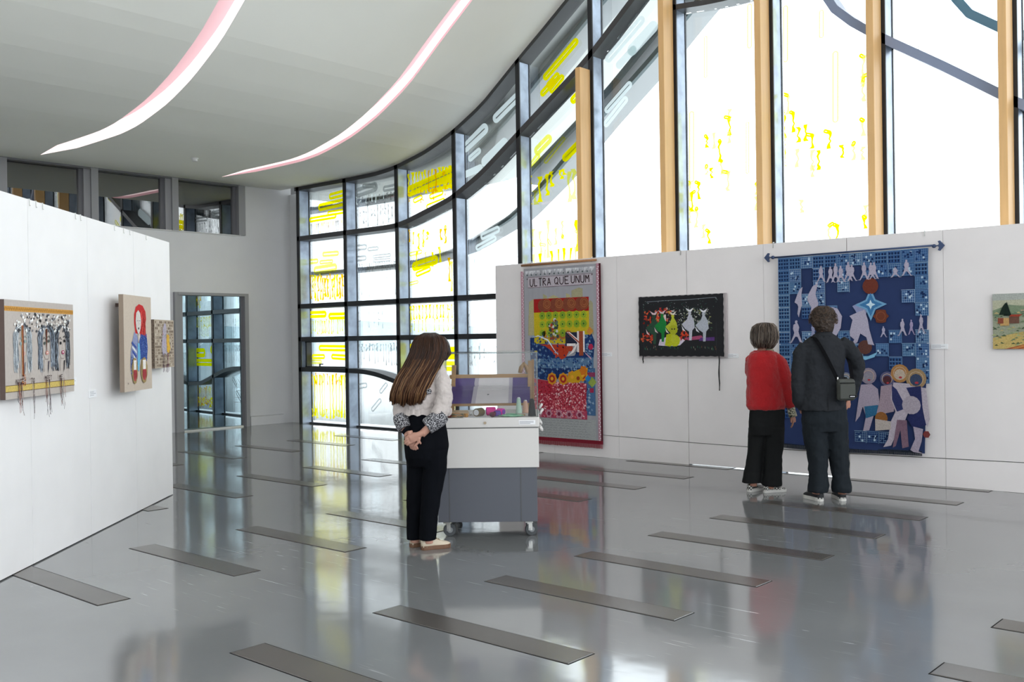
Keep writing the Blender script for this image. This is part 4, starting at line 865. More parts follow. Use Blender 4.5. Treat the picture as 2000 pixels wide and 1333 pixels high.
a.p([(.78,.345),(.88,.34),(.90,.30),(.88,.22),(.85,.16),(.80,.10),(.76,.03),(.71,.02),(.74,.06),(.76,.15),(.79,.20),(.76,.27)],sk[1],off3+3); a.p([(.77,.33),(.80,.31),(.86,.22),(.80,.20),(.77,.26)],'2E3460',off3+4); a.p([(.80,.16),(.86,.16),(.87,.03),(.83,.02),(.82,.11),(.79,.03),(.77,.02)],'7A6070',off3+4)
a.p([(.88,.33),(.98,.32),(.99,.25),(1.0,.17),(.985,.13),(.97,.17),(.95,.26)],sk[1],off3+4); a.p([(.86,.32),(.95,.33),(.96,.20),(.98,.14),(.90,.12),(.86,.17),(.92,.22)],'262C58',off3+5); a.disc(.89,.235,.05,'A79DA8',off3+6)
a.p([(.90,.13),(.96,.12),(.95,.06),(.93,.01),(.96,.0),(.90,-.0+.005),(.88,.015),(.91,.07)],sk[0],off3+5); a.p([(.66,.10),(.76,.11),(.76,.15),(.66,.16)],'B4AAA4',off3+3); a.disc(.98,.095,.02,'7A3A38',off3+4,n=6)
a.build('seated_figures', g, kind='stuff')
for i in range(3): cell(.52+.08*i, .035, .078, .06, '1C3060', 1)
a.build('printed_windows', g, kind='stuff')
# -- landscape painting at the picture's edge
W, H = 1.0, .535; g = rart('landscape_painting', -2.95, 1.394, 'landscape painting of hills, cypresses and a small red-roofed house, at the right display wall', off=.03)
mb = MB(); mb.box((W/2, .014, H/2), (W, .026, H)); mb.build('canvas', mat('painted_canvas', hx('8C9480'), .8), g)
a = Art(W, H); r = random.Random(41)
a.r(0,0,1,1,'9A9E88',1); a.r(0,.82,1,1,'A8ACA6',2); a.p([(0,.70),(.2,.78),(.5,.80),(1,.76),(1,.9),(0,.88)],'B4B49C',2); a.p([(0,.70),(.15,.80),(.3,.76),(1,.74),(1,.6),(0,.6)],'7A8A70',3); a.p([(.25,.70),(1,.72),(1,.56),(.3,.56)],'C0A088',4); a.r(.36,.52,1,.62,'6E94A0',5)
a.p([(0,0),(0,.2),(.3,.32),(.7,.30),(1,.2),(1,0)],'C0A868',5); a.p([(.1,0),(.3,.08),(1,.13),(1,0)],'C08048',6); [a.p([(.12+.09*i,0),(.3+.12*i,.09+.01*i),(.31+.12*i,.09+.01*i),(.15+.09*i,0)],'96402A',7) for i in range(6)]
for i in range(260): u, v = r.random(), .05+.62*r.random(); q = .012+.015*r.random(); a.p([(u-q,v),(u,v+q*1.3),(u+q,v)], r.choice(['4A5A3E','6E8060','A0A87A','8A9A74','3E4E3A','B8A878','5E7A62']), 8)
a.p([(.06,.62),(.09,.76),(.12,.84),(.15,.70),(.17,.62)],'1C2A22',9); a.p([(.10,.60),(.13,.86),(.17,.60)],'16241E',10)
a.r(.07,.42,.15,.56,'C09A64',11); a.r(.05,.46,.10,.56,'8A4A38',12); a.r(.15,.46,.24,.58,'6A4A3E',11); a.p([(.15,.585),(.17,.62),(.27,.62),(.24,.58)],'9E4030',12)
a.build('painted_scene', g, kind='stuff')
# smoke detector
mb = MB(); mb.loft([(0,0,0,.055,.055),(0,0,-.012,.055,.055),(0,0,-.02,.045,.045),(0,0,-.05,.04,.04),(0,0,-.056,.03,.03)], 20); o = mb.build('smoke_detector', white, smooth=False, loc=(-14.09, 8.41, ZCf(-14.09)-.0), bevel=.002)
tag(o, 'small round white smoke detector on the low part of the ceiling', 'smoke detector')
# ================================================================ display cart with acrylic hood
CR = YAW - R(1.2)
def local(px, py, z=0.0):    # floor-level or height-z point seen at a photo pixel
    d = ray(px, py); t = (z-CAMH)/d.z; return Vector((d.x*t, d.y*t, z))
cF = Vector((-5.365, 5.70, 0)); ux = Vector((math.cos(CR), math.sin(CR), 0)); uy = Vector((-math.sin(CR), math.cos(CR), 0))
cwht = mat('cart_white_laminate', (.62,.595,.575), .45); cgry = mat('cart_slate_laminate', (.088,.093,.112), .5)
cw2 = mat('cart_shadow_gap', (.1,.1,.1), .7)
CO = cF + uy*.0
cart = empty('display_cart', tuple(CO), CR, label='wheeled white and slate grey display cart under a clear acrylic hood', cat='display case')
W, D = .80, .88; X0 = -W/2+.02
def cb(c, d, nm, m, par=cart, bevel=.003, **k): mb = MB(); mb.box(c, d); return mb.build(nm, m, par, bevel=bevel, **k)
cb((.01, D/2, .335), (.785, D-.04, .43), 'base_cabinet', cgry)
for x in (-.29, .275): cb((x, .0185, .335), (.004, .004, .43), 'panel_joint', cw2, bevel=0)
cb((.02, D/2, .705), (.80, D, .31), 'drawer_body', cwht)
cb((.02, D/2, .862), (.79, D-.01, .012), 'shadow_gap', cw2, bevel=0)
cb((.02, D/2, .905), (.815, D+.015, .078), 'top_tray', cwht, bevel=.008)
mb = MB(); mb.tube([(-.0,-.009,.905),(-.0,-.016,.905)], .011, 14); mb.build('lock', mat('brass_lock', (.35,.28,.2), .4, metal=.8), cart, smooth=False)
cb((.33, -.0085, .905), (.13, .002, .034), 'caption_card', lab, bevel=0)
b = Art(.13, .034); [b.line([(.05,.75-.25*i),(.9-.2*(i==2),.75-.25*i)],.0025,'77747A',3) for i in range(3)]
o = b.build('printed_lines', cart, kind='stuff'); o.location = (.265, -.0095, .888)
for y in (.12, .72):
    mb = MB(); mb.tube([(.43, y, .96),(.445, y, .985),(.452, y+.02, .99),(.452, y+.10, .99),(.445, y+.12, .985),(.43, y+.12, .96)], .011, 8); mb.build('handle', cwht, cart, smooth=True)
    mb = MB(); mb.tube([(.43, y, .86),(.448, y+.01, .83),(.448, y+.10, .83),(.43, y+.12, .86)], .010, 8); mb.build('handle', cwht, cart, smooth=True)
rub = mat('grey_caster_rubber', (.07,.075,.08), .8, spec=.2)
for x in (-.315, .335):
    for y in (.07, D-.08):
        f_ = cb((x, y, .112), (.06, .06, .012), 'caster', steel); mb = MB()
        mb.box((x, y+.018, .095), (.03, .03, .03)); mb.box((x+.010, y-.004, .078), (.03, .004, .07)); mb.box((x+.006, y+.042, .078), (.03, .004, .07)); mb.build('caster_fork', steel, f_)
        mb = MB(); mb.tube([(x+.012, y+.032, .050),(x+.020, y+.004, .050)], .05, 20); mb.build('wheel', rub, f_, smooth=False, bevel=.004)
        mb = MB(); mb.tube([(x+.0105, y+.038, .050),(x+.0215, y-.002, .050)], .022, 14); mb.build('wheel_hub', mat('caster_hub', (.2,.21,.22), .6), f_)
acry = film('clear_acrylic', (.965,.97,.97), gloss=.7, ior=1.45); acedge = film('acrylic_edge', (.80,.84,.84), gloss=1.0, ior=1.6, white=.2)
hood = (-.375, .415, .03, D-.03, .944, 1.45)
hx0, hx1, hy0, hy1, hz0, hz1 = hood
for c, d in ((((hx0+hx1)/2, hy0, (hz0+hz1)/2), (hx1-hx0, .006, hz1-hz0)), (((hx0+hx1)/2, hy1, (hz0+hz1)/2), (hx1-hx0, .006, hz1-hz0)), ((hx0, (hy0+hy1)/2, (hz0+hz1)/2), (.006, hy1-hy0-.014, hz1-hz0)), ((hx1, (hy0+hy1)/2, (hz0+hz1)/2), (.006, hy1-hy0-.014, hz1-hz0)), (((hx0+hx1)/2, (hy0+hy1)/2, hz1+.003), (hx1-hx0+.006, hy1-hy0+.006, .006))):
    cb(c, d, 'acrylic_sheet', acry, bevel=0)
mb = MB()
for y in (hy0, hy1): mb.box(((hx0+hx1)/2, y, hz1+.003), (hx1-hx0+.012, .009, .009))
for x in (hx0, hx1):
    mb.box((x, (hy0+hy1)/2, hz1+.003), (.009, hy1-hy0-.012, .009))
    for y in (hy0, hy1): mb.box((x, y, (hz0+hz1)/2), (.008, .008, hz1-hz0))
mb.build('acrylic_edges', acedge, cart)
mb = MB(); mb.box(((hx0+hx1)/2, hy0+.012, 1.165), (hx1-hx0-.02, .012, .005)); mb.box(((hx0+hx1)/2, hy0+.26, 1.19), (hx1-hx0-.02, .5, .003)); mb.build('acrylic_shelf', acry, cart)
TOP = .9445
def onc(x, y, z=TOP): return CO + ux*x + uy*y + Vector((0,0,z))
# -- small weaving frame standing in the case
wood = mat('pale_beech', hx('B08A5E'), .55, var=.08, scale=14, stretch=(1,8,8)); purple = mat('purple_cloth', hx('54427E'), .85, var=.08, scale=20); wc = mat('white_cloth', hx('D6D0D2'), .85, var=.03); gc = mat('pale_tape', hx('B4ABB8'), .8)
lm = empty('weaving_frame', tuple(onc(.02, .62)), CR, label='wooden frame stretching a purple cloth with a white middle, inside the acrylic hood', cat='frame')
mb = MB(); mb.box((0, 0, .072), (.70, .03, .04)); mb.build('lower_bar', wood, lm, bevel=.003)
mb = MB(); mb.box((0, .05, .30), (.70, .03, .036)); mb.build('upper_bar', wood, lm, bevel=.003)
for x in (-.325, .325):
    mb = MB(); mb.ring_strip([[(x-.016, -.02, 0), (x+.016, -.02, 0), (x+.016, .01, 0), (x-.016, .01, 0)], [(x-.016+.012, .035, .40+.03*(x > 0)), (x+.020+.012, .035, .40+.03*(x > 0)), (x+.02+.012, .065, .40+.03*(x > 0)), (x-.016+.012, .065, .40+.03*(x > 0))]]); mb.build('upright', wood, lm, bevel=.002)
mb = MB(); mb.ring_strip([[(.345,.06,.0),(.37,.06,.0),(.37,.08,.0),(.345,.08,.0)],[(.35,.06,.44),(.372,.06,.44),(.372,.08,.44),(.35,.08,.44)]]); mb.build('rear_post', wood, lm, bevel=.002)
mb = MB(); mb.tube([(.25,.04,.325),(.262,.04,.37),(.285,.05,.40),(.31,.04,.37),(.32,.04,.325)], [.016,.02,.022,.02,.016], 8); mb.build('cloth_roll', wood, lm, smooth=True)
def sheet(x0, x1, x2, x3, m, nm, dz=0):
    mb = MB(); A_ = [(x0,-.022,.075),(x1,-.022,.075),(x3,.03,.288),(x2,.03,.288)]; mb.ring_strip([[(x, y-dz, z) for x, y, z in A_], [(x, y-.004-dz, z) for x, y, z in A_]]); return mb.build(nm, m, lm)
sheet(-.335,.335,-.325,.335, purple, 'purple_cloth'); sheet(-.13,.15,-.095,.16, wc, 'white_panel', .006)
sheet(-.165,-.13,-.13,-.095, gc, 'tape_strip', .008); sheet(.15,.18,.16,.19, gc, 'tape_strip', .008)
mb = MB(); mb.box((-.02,-.03,.15), (.016,.004,.008)); mb.build('small_mark', cw2, lm)
# -- things on the tray
def spool(nm, x, y, L, r_, rz, m, core, label, up=False, cat='spool', group=None):
    g = empty(nm, tuple(onc(x, y)), CR+rz, label=label, cat=cat)
    mb = MB()
    if up: mb.tube([(0,0,.0),(0,0,.004),(0,0,L)], [r_*1.25,r_*1.2,r_*.7], 16); mb.build('thread', m, g, smooth=True); mb = MB(); mb.tube([(0,0,L),(0,0,L+.008)], r_*.5, 10); mb.build('spool_core', core, g)
    else:
        mb.tube([(-L/2,0,r_),(L/2,0,r_)], r_, 18); mb.build('thread', m, g, bevel=.004, smooth=False)
        mb = MB(); mb.tube([(-L/2-.003,0,r_),(-L/2-.0005,0,r_)], r_*.72, 16); mb.build('spool_end', core, g); mb = MB(); mb.tube([(L/2+.0005,0,r_),(L/2+.003,0,r_)], r_*.72, 16); mb.build('spool_end', core, g)
    return g
wht = mat('white_plastic', (.8,.8,.82), .4)
spool('thread_spool', -.055, .16, .085, .033, R(62), mat('olive_thread', hx('6A5A3A'), .8, var=.2, scale=200), wht, 'olive brown spool lying on its side at the middle of the tray')
spool('thread_spool', .035, .27, .075, .033, R(5), mat('magenta_thread', hx('D81C8C'), .7, var=.15, scale=200), mat('violet_plastic', hx('6A2AA0'), .4), 'bright magenta spool lying right of the olive one')
spool('thread_spool', .115, .25, .06, .028, R(-35), mat('pink_thread', hx('E02AA4'), .7), mat('violet_plastic', hx('6A2AA0'), .4), 'pink spool with violet end, right of the magenta spool')
spool('thread_spool', .09, .16, .05, .022, R(40), mat('violet_thread', hx('5A3A9A'), .7), mat('wine_plastic', hx('7A2040'), .5), 'small violet spool in front of the pink spools')
spool('thread_cone', .26, .42, .125, .022, 0, mat('mint_thread', hx('B4D0BE'), .7), wht, 'pale mint cone of thread standing near the frame', up=True, cat='thread cone')
spool('thread_cone', .315, .45, .10, .022, 0, mat('peach_thread', hx('D0A48E'), .7), wht, 'peach cone of thread standing right of the mint one', up=True, cat='thread cone')
spool('thread_cone', .37, .14, .13, .026, 0, mat('black_thread', hx('121215'), .8), mat('black_plastic', (.02,.02,.02), .4), 'black cone of thread standing at the right front corner of the tray', up=True, cat='thread cone')
mb = MB(); mb.ellipsoid((0,0,.02), (.026,.022,.02)); o = mb.build('thread_ball', mat('wine_red_thread', hx('5E1E34'), .8), smooth=True, loc=onc(.055, .075)); tag(o, 'small wine red ball of thread at the front of the tray', 'thread ball')
mb = MB(); mb.ellipsoid((0,0,.012), (.012,.012,.012)); o = mb.build('glass_bead', wht, smooth=True, loc=onc(-.13, .27)); tag(o, 'tiny clear bead left of the olive spool', 'bead')
mb = MB(); mb.ring_strip([[(-.10,-.07,0),(.10,-.07,0),(.08,.09,0),(-.08,.09,0)],[(-.10,-.07,.028),(.10,-.07,.028),(.08,.09,.035),(-.08,.09,.035)]]); o = mb.build('linen_pad', mat('sand_linen', hx('C8AE8E'), .9, var=.06, scale=30), bevel=.004, loc=onc(-.24, .30), rz=CR); tag(o, 'sand coloured linen pad at the left of the tray', 'pad')
def tangle(nm, x, y, cols, label, n=26, sx=.07, sy=.045, h=.02, seed=1):
    r = random.Random(seed); mb = MB(); ms = [mat('yarn_'+c, hx(c), .8) for c in cols]
    for i in range(n):
        t0 = r.random()*6.3; rr_ = .35+.65*r.random(); zz = .004+h*r.random()*(1.2-rr_); pts = [(sx*rr_*math.cos(t0+k*.75)*(1+.25*math.sin(k*2+i)), sy*rr_*math.sin(t0+k*.75), zz+.004*math.sin(k*1.7+i)) for k in range(9)]
        mb.tube(pts, .0026, 5, mi=i % len(ms))
    o = mb.build(nm, ms, smooth=True, loc=onc(x, y, TOP+.002), rz=CR); return tag(o, label, 'thread', kind='stuff')
tangle('thread_tangle', .20, .09, ['8FC4A0','A8D8B4','6FA888'], 'tangle of light green thread at the front right of the tray', 34, .085, .05, .02, 1)
tangle('thread_tangle', -.235, .12, ['B8A488','8A9A84','C88A50','6A6A50'], 'tangle of sand and sage thread in front of the linen pad', 34, .07, .05, .035, 2)
mb = MB(); mb.box((0,0,.006), (.12,.03,.010)); o = mb.build('wooden_stick', wood, bevel=.002, loc=onc(.255, .17), rz=CR+.2); tag(o, 'short pale wooden stick behind the green thread tangle', 'stick')
for x, y, c, nm in ((-.285, .06, hx('7A3A34'), 'russet bobbin left of the sand thread tangle'), (-.155, .065, hx('C08A3E'), 'amber bobbin right of the sand thread tangle')):
    mb = MB(); mb.tube([(-.012,0,.016),(.012,0,.016)], .016, 12); o = mb.build('bobbin', mat('bobbin_'+nm[:5], c, .6), loc=onc(x, y), rz=CR+.7); tag(o, nm, 'bobbin')
mb = MB(); mb.box((0,0,.001), (.22,.11,.0015)); o = mb.build('paper_sheet', lab, loc=onc(-.07, .085), rz=CR+.15); tag(o, 'white paper sheet lying at the front middle of the tray', 'paper')

# ================================================================ people
skin = mat('skin', hx('B98A78'), .55, var=.05, scale=12); skin2 = mat('skin_tan', hx('A67460'), .55, var=.05, scale=12); lipm = mat('lips', hx('8E4A46'), .5); eyew = mat('eye_white', (.8,.8,.8), .3); iris = mat('iris_dark', (.03,.02,.015), .2)
def frame(fwd):
    f = Vector(fwd).normalized(); r_ = f.cross(Vector((0,0,1))).normalized(); u = r_.cross(f); return Matrix((( r_.x, f.x, u.x),(r_.y, f.y, u.y),(r_.z, f.z, u.z)))
def head_into(mb, c, fwd, s=1.0):
    m = frame(fwd); c = Vector(c); V = lambda x, y, z: c + m @ Vector((x*s, y*s, z*s))
    mb.ellipsoid(V(0,-.008,.025), (.076*s,.095*s,.092*s), m); mb.ellipsoid(V(0,.022,-.03), (.060*s,.066*s,.080*s), m); mb.ellipsoid(V(0,.052,-.082), (.028*s,.026*s,.026*s), m)
    mb.tube([V(0,.078,.012), V(0,.096,-.012), V(0,.106,-.03), V(0,.088,-.04)], [.010*s,.012*s,.017*s,.012*s], 8)
    mb.tube([V(-.036,.078,.022), V(0,.09,.026), V(.036,.078,.022)], [.012*s,.013*s,.012*s], 8)
    mb.tube([V(-.022,.082,-.058), V(0,.092,-.058), V(.022,.082,-.058)], [.008*s,.011*s,.008*s], 8)
    for sx in (-1, 1): mb.ellipsoid(V(sx*.077,-.006,-.008), (.010*s,.019*s,.032*s), m); mb.ellipsoid(V(sx*.042,.058,-.03), (.022*s,.024*s,.024*s), m)
    return m, V
def face_parts(parent, V, s=1.0):
    for sx in (-1, 1):
        mb = MB(); mb.ellipsoid(V(sx*.031,.078,.004), (.013*s,.013*s,.011*s)); e = mb.build('eye', eyew, parent, smooth=True)
        mb = MB(); mb.ellipsoid(V(sx*.031,.088,.004), (.006*s,.006*s,.006*s)); mb.build('iris', iris, e, smooth=True)
    mb = MB(); mb.tube([V(-.022,.094,-.058), V(0,.102,-.055), V(.022,.094,-.058)], [.003*s,.006*s,.003*s], 8); mb.build('lips', lipm, parent, smooth=True)
def hand_into(mb, wrist, d, n, side=1, s=1.0, curl=.5, spread=.02):    # d = pointing direction, n = back of the hand; thumb leaves the side
    d = Vector(d).normalized(); n = Vector(n); n = (n - d*n.dot(d)).normalized(); t = d.cross(n)*side; w0 = Vector(wrist)
    m = Matrix(((t.x,d.x,n.x),(t.y,d.y,n.y),(t.z,d.z,n.z)))
    mb.tube([w0-d*.03, w0+d*.02, w0+d*.05, w0+d*.085], [(.022*s,.024*s),(.026*s,.022*s),(.034*s,.018*s),(.030*s,.014*s)], 12)
    mb.ellipsoid(w0+d*.05, (.037*s,.046*s,.016*s), m)
    for i, (o, L) in enumerate(((.027,.070),(.009,.080),(-.010,.074),(-.027,.058))):
        p = w0 + d*(.082-.004*abs(i-1.3))*s + t*o*s; dd = (d + t*o*spread*10).normalized(); pts = [p - d*.02]; rad = [.0095*s]; a = 0
        for k, f in enumerate((.42,.33,.25)):
            a += curl*(.55+.35*k); q = (dd*math.cos(a) - n*math.sin(a)); p = p + q*L*f*s; pts.append(p); rad.append((.0088-.0008*k)*s)
        mb.tube(pts, rad, 10)
    p = w0 + d*.018 + t*.022*s; pts = [p]; q = (t*.75 + d*.65 - n*.25).normalized(); p2 = p+q*.038*s; q2 = (d*.9 + t*.25 - n*.5*curl).normalized()
    mb.tube([p, p2, p2+q2*.028*s, p2+q2*.048*s], [.014*s,.011*s,.0095*s,.008*s], 10)
def shoe(parent, heel, d, L, wd, up_m, so_m, nm='shoe', hgt=.075, lace=None, sole_h=.025, toe_m=None):
    d = Vector(d).normalized(); t = Vector((d.y, -d.x, 0)); h = Vector(heel)
    def rings(sc, zs):
        out = []
        for (f, w_) in ((0,.30),(.06,.62),(.18,.74),(.35,.70),(.55,.84),(.72,.98),(.86,.86),(.95,.55),(1.0,.25)): out.append((f, w_*sc))
        return out
    def outline(sc, z): 
        pr = rings(sc, z); A_ = [h + d*(f*L) + t*(w_*wd/2) + Vector((0,0,z)) for f, w_ in pr]; B_ = [h + d*(f*L) - t*(w_*wd/2) + Vector((0,0,z)) for f, w_ in reversed(pr)]; return A_+B_
    mb = MB(); mb.ring_strip([outline(1.0, .0), outline(1.05, .006), outline(1.03, sole_h)]); s_ = mb.build(nm, so_m, parent)
    mb = MB(); rg = []
    prof = [(0,.20,.055),(.04,.60,hgt),(.15,.74,hgt+.005),(.28,.70,hgt),(.42,.70,hgt*.92),(.58,.82,hgt*.70),(.74,.92,hgt*.52),(.88,.80,hgt*.42),(.97,.45,hgt*.28),(1.0,.18,.012)]
    for f, w_, z in prof:
        c = h + d*(f*L); a_ = w_*wd/2; rg.append([c + t*(a_*math.cos(q)) + Vector((0,0,sole_h*.6 + max(.002, z*(max(0, math.sin(q))**.7)))) for q in [math.pi*i/10 for i in range(11)]])
    mb.ring_strip(rg); u = mb.build('upper', up_m, s_, smooth=True)
    if lace:
        for i in range(4):
            f = .40+.07*i; c = h+d*(f*L)+Vector((0,0,sole_h*.6+hgt*(.95-.55*(f-.40)/.3*.6)+.002)); mb = MB(); mb.tube([c-t*wd*.2-Vector((0,0,.008)), c, c+t*wd*.2-Vector((0,0,.008))], .0035, 6); mb.build('lace', lace, s_, smooth=True)
    return s_
def strands(parent, name, mats_, guides, n, seed, w_=.0022, jit=.006, late=False):   # hair laid along guide lines (list of polylines, same length)
    r = random.Random(seed); mb = MB(); G = [[Vector(p) for p in g] for g in guides]; K = len(G[0])
    for i in range(n):
        q = r.random()*(len(G)-1); a = int(q); f = q-a; j = Vector(((r.random()-.5), (r.random()-.5), (r.random()-.5)))*jit*2; ph = r.random()*6; st = int(r.random()*K*.7) if late else (0 if r.random() < .6 else int(r.random()*K*.4))
        en = K if r.random() < .45 else K-int(r.random()*K*.3); base = [G[a][k].lerp(G[a+1][k], f) + j*(.5+.8*k/K) + Vector((math.sin(ph+k*.7), math.cos(ph*1.3+k*.6), 0))*jit*.35 for k in range(st, en)]
        if len(base) < 3: continue
        mb.tube(base, [w_*(.7 if k in (0, len(base)-1) else 1) for k in range(len(base))], 3, mi=r.randrange(len(mats_)))
    return mb.build(name, mats_, parent, smooth=True, kind='stuff')
def person(x, y, label): 
    p = local(x, y); g = empty('person', tuple(p), YAW, label=label, cat='person'); return g, p
class PF:      # photo pixel -> person's own frame (x image right, y away, z up)
    def __init__(s, x0, y0, sc): s.x0, s.y0, s.sc = x0, y0, sc
    def __call__(s, x, y, w_=0.0):
        k = s.sc*(1-w_*.0); return ((x-s.x0+.0146*(s.y0-y))/k*(1+w_/ (FPX/s.sc)), w_, CAMH + ((s.y0-y)/k-CAMH)*(1+w_/(FPX/s.sc)))
    def r(s, px): return px/s.sc
def ld(f, lst): return [(*f(x, y, w_), f.r(rx_), ry) for x, y, w_, rx_, ry in lst]
def tb(f, lst): return [f(x, y, w_) for x, y, w_, q in lst], [f.r(q) if not isinstance(q, tuple) else (f.r(q[0]), f.r(q[1])) for x, y, w_, q in lst]

# ---------------- woman bending to the case
g, p0 = person(835, 1072, 'woman with long brown hair in a cream blouse, hands clasped behind, beside the display cart')
f = PF(835, 1072, 260.7); mb = MB()
hd = f(843, 687, .02); m_, V1 = head_into(mb, hd, (.72,.52,-.42), .98)
mb.tube([f(844,698,.0), f(846,712,-.01), f(843,728,-.01)], [.052,.05,.075], 14)
mb.loft(ld(f, [(836,722,0,26,.07),(834,740,0,38,.085),(830,775,-.01,34,.09),(829,800,-.02,30,.085),(832,840,-.03,36,.10),(833,875,-.03,36,.11),(833,890,-.02,30,.10)]))
for l in ([(800,738,.08,12),(790,775,.03,11),(786,812,-.04,9),(793,836,-.10,8),(801,852,-.14,7)], [(862,740,-.06,10),(871,775,-.11,9),(868,808,-.14,9),(848,830,-.19,8),(828,849,-.20,7.5)], [(816,880,.02,20),(813,960,.04,13),(810,1045,.05,9),(809,1060,.05,9)], [(850,885,-.05,21),(842,965,-.05,13),(838,1050,-.04,9),(838,1062,-.04,9)]):
    mb.tube(*tb(f, l), 12)
hand_into(mb, f(806,849,-.17), (.10,-.05,-.50), (-.5,-.85,.0), side=-1, s=.95, curl=.55)
hand_into(mb, f(826,848,-.215), (-.85,.05,-.42), (.1,-.95,.25), side=-1, s=.95, curl=.35)
bd = remesh(mb.build('body', skin, g), .0045, 3)
face_parts(g, V1, .98)
trs = mat('black_trousers', (.0035,.004,.006), .95, var=.2, scale=3, bump=.3, bscale=6, stretch=(3,3,.6), spec=.08)
mb = MB()
mb.loft(ld(f, [(831,799,-.02,31,.10),(832,815,-.03,36,.115),(833,845,-.04,42,.14),(834,872,-.04,43.5,.15),(833,893,-.03,41,.14),(833,910,-.02,36,.11)]), 28)
mb.loft(ld(f, [(814,880,.02,22,.12),(814,925,.03,21,.095),(812,965,.04,19,.08),(809,1010,.05,16,.068),(808,1053,.05,15.5,.062)]), 22)
mb.loft(ld(f, [(851,880,-.05,25,.125),(850,920,-.05,23,.105),(844,965,-.05,19.5,.085),(839,1010,-.045,17.5,.072),(836,1055,-.04,17,.066)]), 22)
remesh(mb.build('trousers', trs, g), .007, 4, (.010, .09))
bl = mat('cream_blouse', hx('BAB0AC'), .85, var=.05, scale=6, bump=.6, bscale=14, stretch=(4,4,.5))
mb = MB()
mb.loft(ld(f, [(844,703,-.005,15,.055),(845,712,-.005,19,.065),(840,722,0,31,.085),(834,738,-.01,41,.105),(829,765,-.015,42,.12),(825,785,-.02,39,.12),(822,800,-.02,36,.12),(822,806,-.02,38,.125)]), 30)
mb.tube(*tb(f, [(806,732,.09,12),(795,750,.07,14),(787,775,.03,15),(783,800,-.02,16),(785,816,-.05,14)]), 16)
mb.tube(*tb(f, [(857,727,-.05,13),(866,745,-.08,16),(871,772,-.12,16.5),(867,798,-.15,16.5),(858,815,-.18,15.5)]), 16)
mb.ellipsoid(f(872,803,-.10), (.05,.06,.045))
remesh(mb.build('blouse', bl, g), .006, 3, (.020, .035))
mb = MB(); k = 64; rgs = []
for z, s_ in ((798,.96),(803,1.03),(809,1.08)):
    c = f(823, z, -.02); rgs.append([(c[0]+f.r(37)*s_*(1+.05*math.sin(j*1.9))*math.cos(2*math.pi*j/k), c[1]+.125*s_*(1+.07*math.sin(j*2.3))*math.sin(2*math.pi*j/k), c[2]+.006*math.sin(j*1.3)) for j in range(k)])
mb.ring_strip(rgs, caps=False); mb.build('gathered_hem', bl, g, smooth=True)
kn = mat('black_white_knit', (.5,.5,.5), .9)
t = kn.node_tree; nn = t.nodes.new('ShaderNodeTexNoise'); nn.inputs['Scale'].default_value = 130; nn.inputs['Detail'].default_value = 3; rp = t.nodes.new('ShaderNodeValToRGB'); rp.color_ramp.elements[0].position = .50; rp.color_ramp.elements[1].position = .56
rp.color_ramp.elements[0].color = (.012,.012,.018,1); rp.color_ramp.elements[1].color = (.45,.44,.46,1); tcn = t.nodes.new('ShaderNodeTexCoord'); t.links.new(tcn.outputs['Object'], nn.inputs['Vector']); t.links.new(nn.outputs['Fac'], rp.inputs[0]); t.links.new(rp.outputs[0], t.nodes['Principled BSDF'].inputs['Base Color'])
for l in ([(783,812,-.05,15),(786,822,-.07,15.5),(794,838,-.11,14)], [(867,810,-.16,17.5),(858,820,-.18,17.5),(838,834,-.20,16)]):
    mb = MB(); mb.tube(*tb(f, l), 18); remesh(mb.build('cuff', kn, g), .006, 2, (.006, .03))
mb = MB(); mb.tube(*tb(f, [(797,839,-.125,10.5),(800,843,-.135,10)]), 14); mb.build('wrist_band', trs, g, smooth=True)
mb = MB(); c = f(841, 765, -.150); mb.tube([(c[0],c[1]+.03,c[2]),(c[0]+.002,c[1]-.006,c[2])], f.r(5), 14); e_ = mb.build('embroidered_badge', kn, g)
# hair
hm = [mat('hair_brown', hx('3A2418'), .5, spec=.3), mat('hair_chestnut', hx('4A2E1E'), .5, spec=.3), mat('hair_dark', hx('251812'), .5, spec=.35)]
ht = mat('hair_mass_brown', hx('2A1A12'), .55, var=.3, scale=10, stretch=(8,8,.6), bump=.6, bscale=20)
t = ht.node_tree
mb = MB()
mb.loft(ld(f, [(839,650.5,.01,7,.03),(839,653,.01,18,.07),(839,660,.0,27,.10),(839,672,-.01,32,.118),(838,685,-.03,34,.115),(833,700,-.06,35,.10),(826,715,-.085,34,.085),(816,732,-.105,34,.072),(807,750,-.115,32,.06),(802,762,-.12,28,.045),(800,771,-.12,19,.03)]), 30)
mb.tube(*tb(f, [(858,664,.04,12),(868,678,.05,11),(873,692,.06,8),(866,704,.05,4)]), 12)
remesh(mb.build('hair_mass', ht, g), .006, 4, (.012, .04))
gd = []
N = 15
for i in range(N):
    q = -1+2*i/(N-1); gl = []
    for (x, y, w_, rx_, ry) in ((839,651,.01,10,.03),(839,660,.0,27,.10),(839,672,-.01,32.5,.12),(838,686,-.03,34.5,.119),(833,702,-.06,35.5,.104),(825,718,-.088,35,.088),(814,736,-.108,35,.074),(806,754,-.118,34,.064),(801,768,-.122,33,.054),(798,784,-.122,31,.045)):
        c = f(x, y if y < 770 else y + (3 if y > 780 else 1)*(1.6 - 4.2*q*q + 1.6*math.sin(i*2.4)), w_); an = -math.pi/2 + q*math.pi*.62; gl.append((c[0]+(f.r(rx_)+.002)*math.sin(q*math.pi*.5*1.05), c[1]-(ry+.003)*math.cos(q*math.pi*.5*1.05), c[2]))
    gd.append(gl)
strands(g, 'hair_strands', hm, gd, 900, 3, .0021, .007)
tip = [mat('hair_golden_brown', hx('6E4A30'), .5), mat('hair_honey', hx('8E6844'), .5), hm[1]]
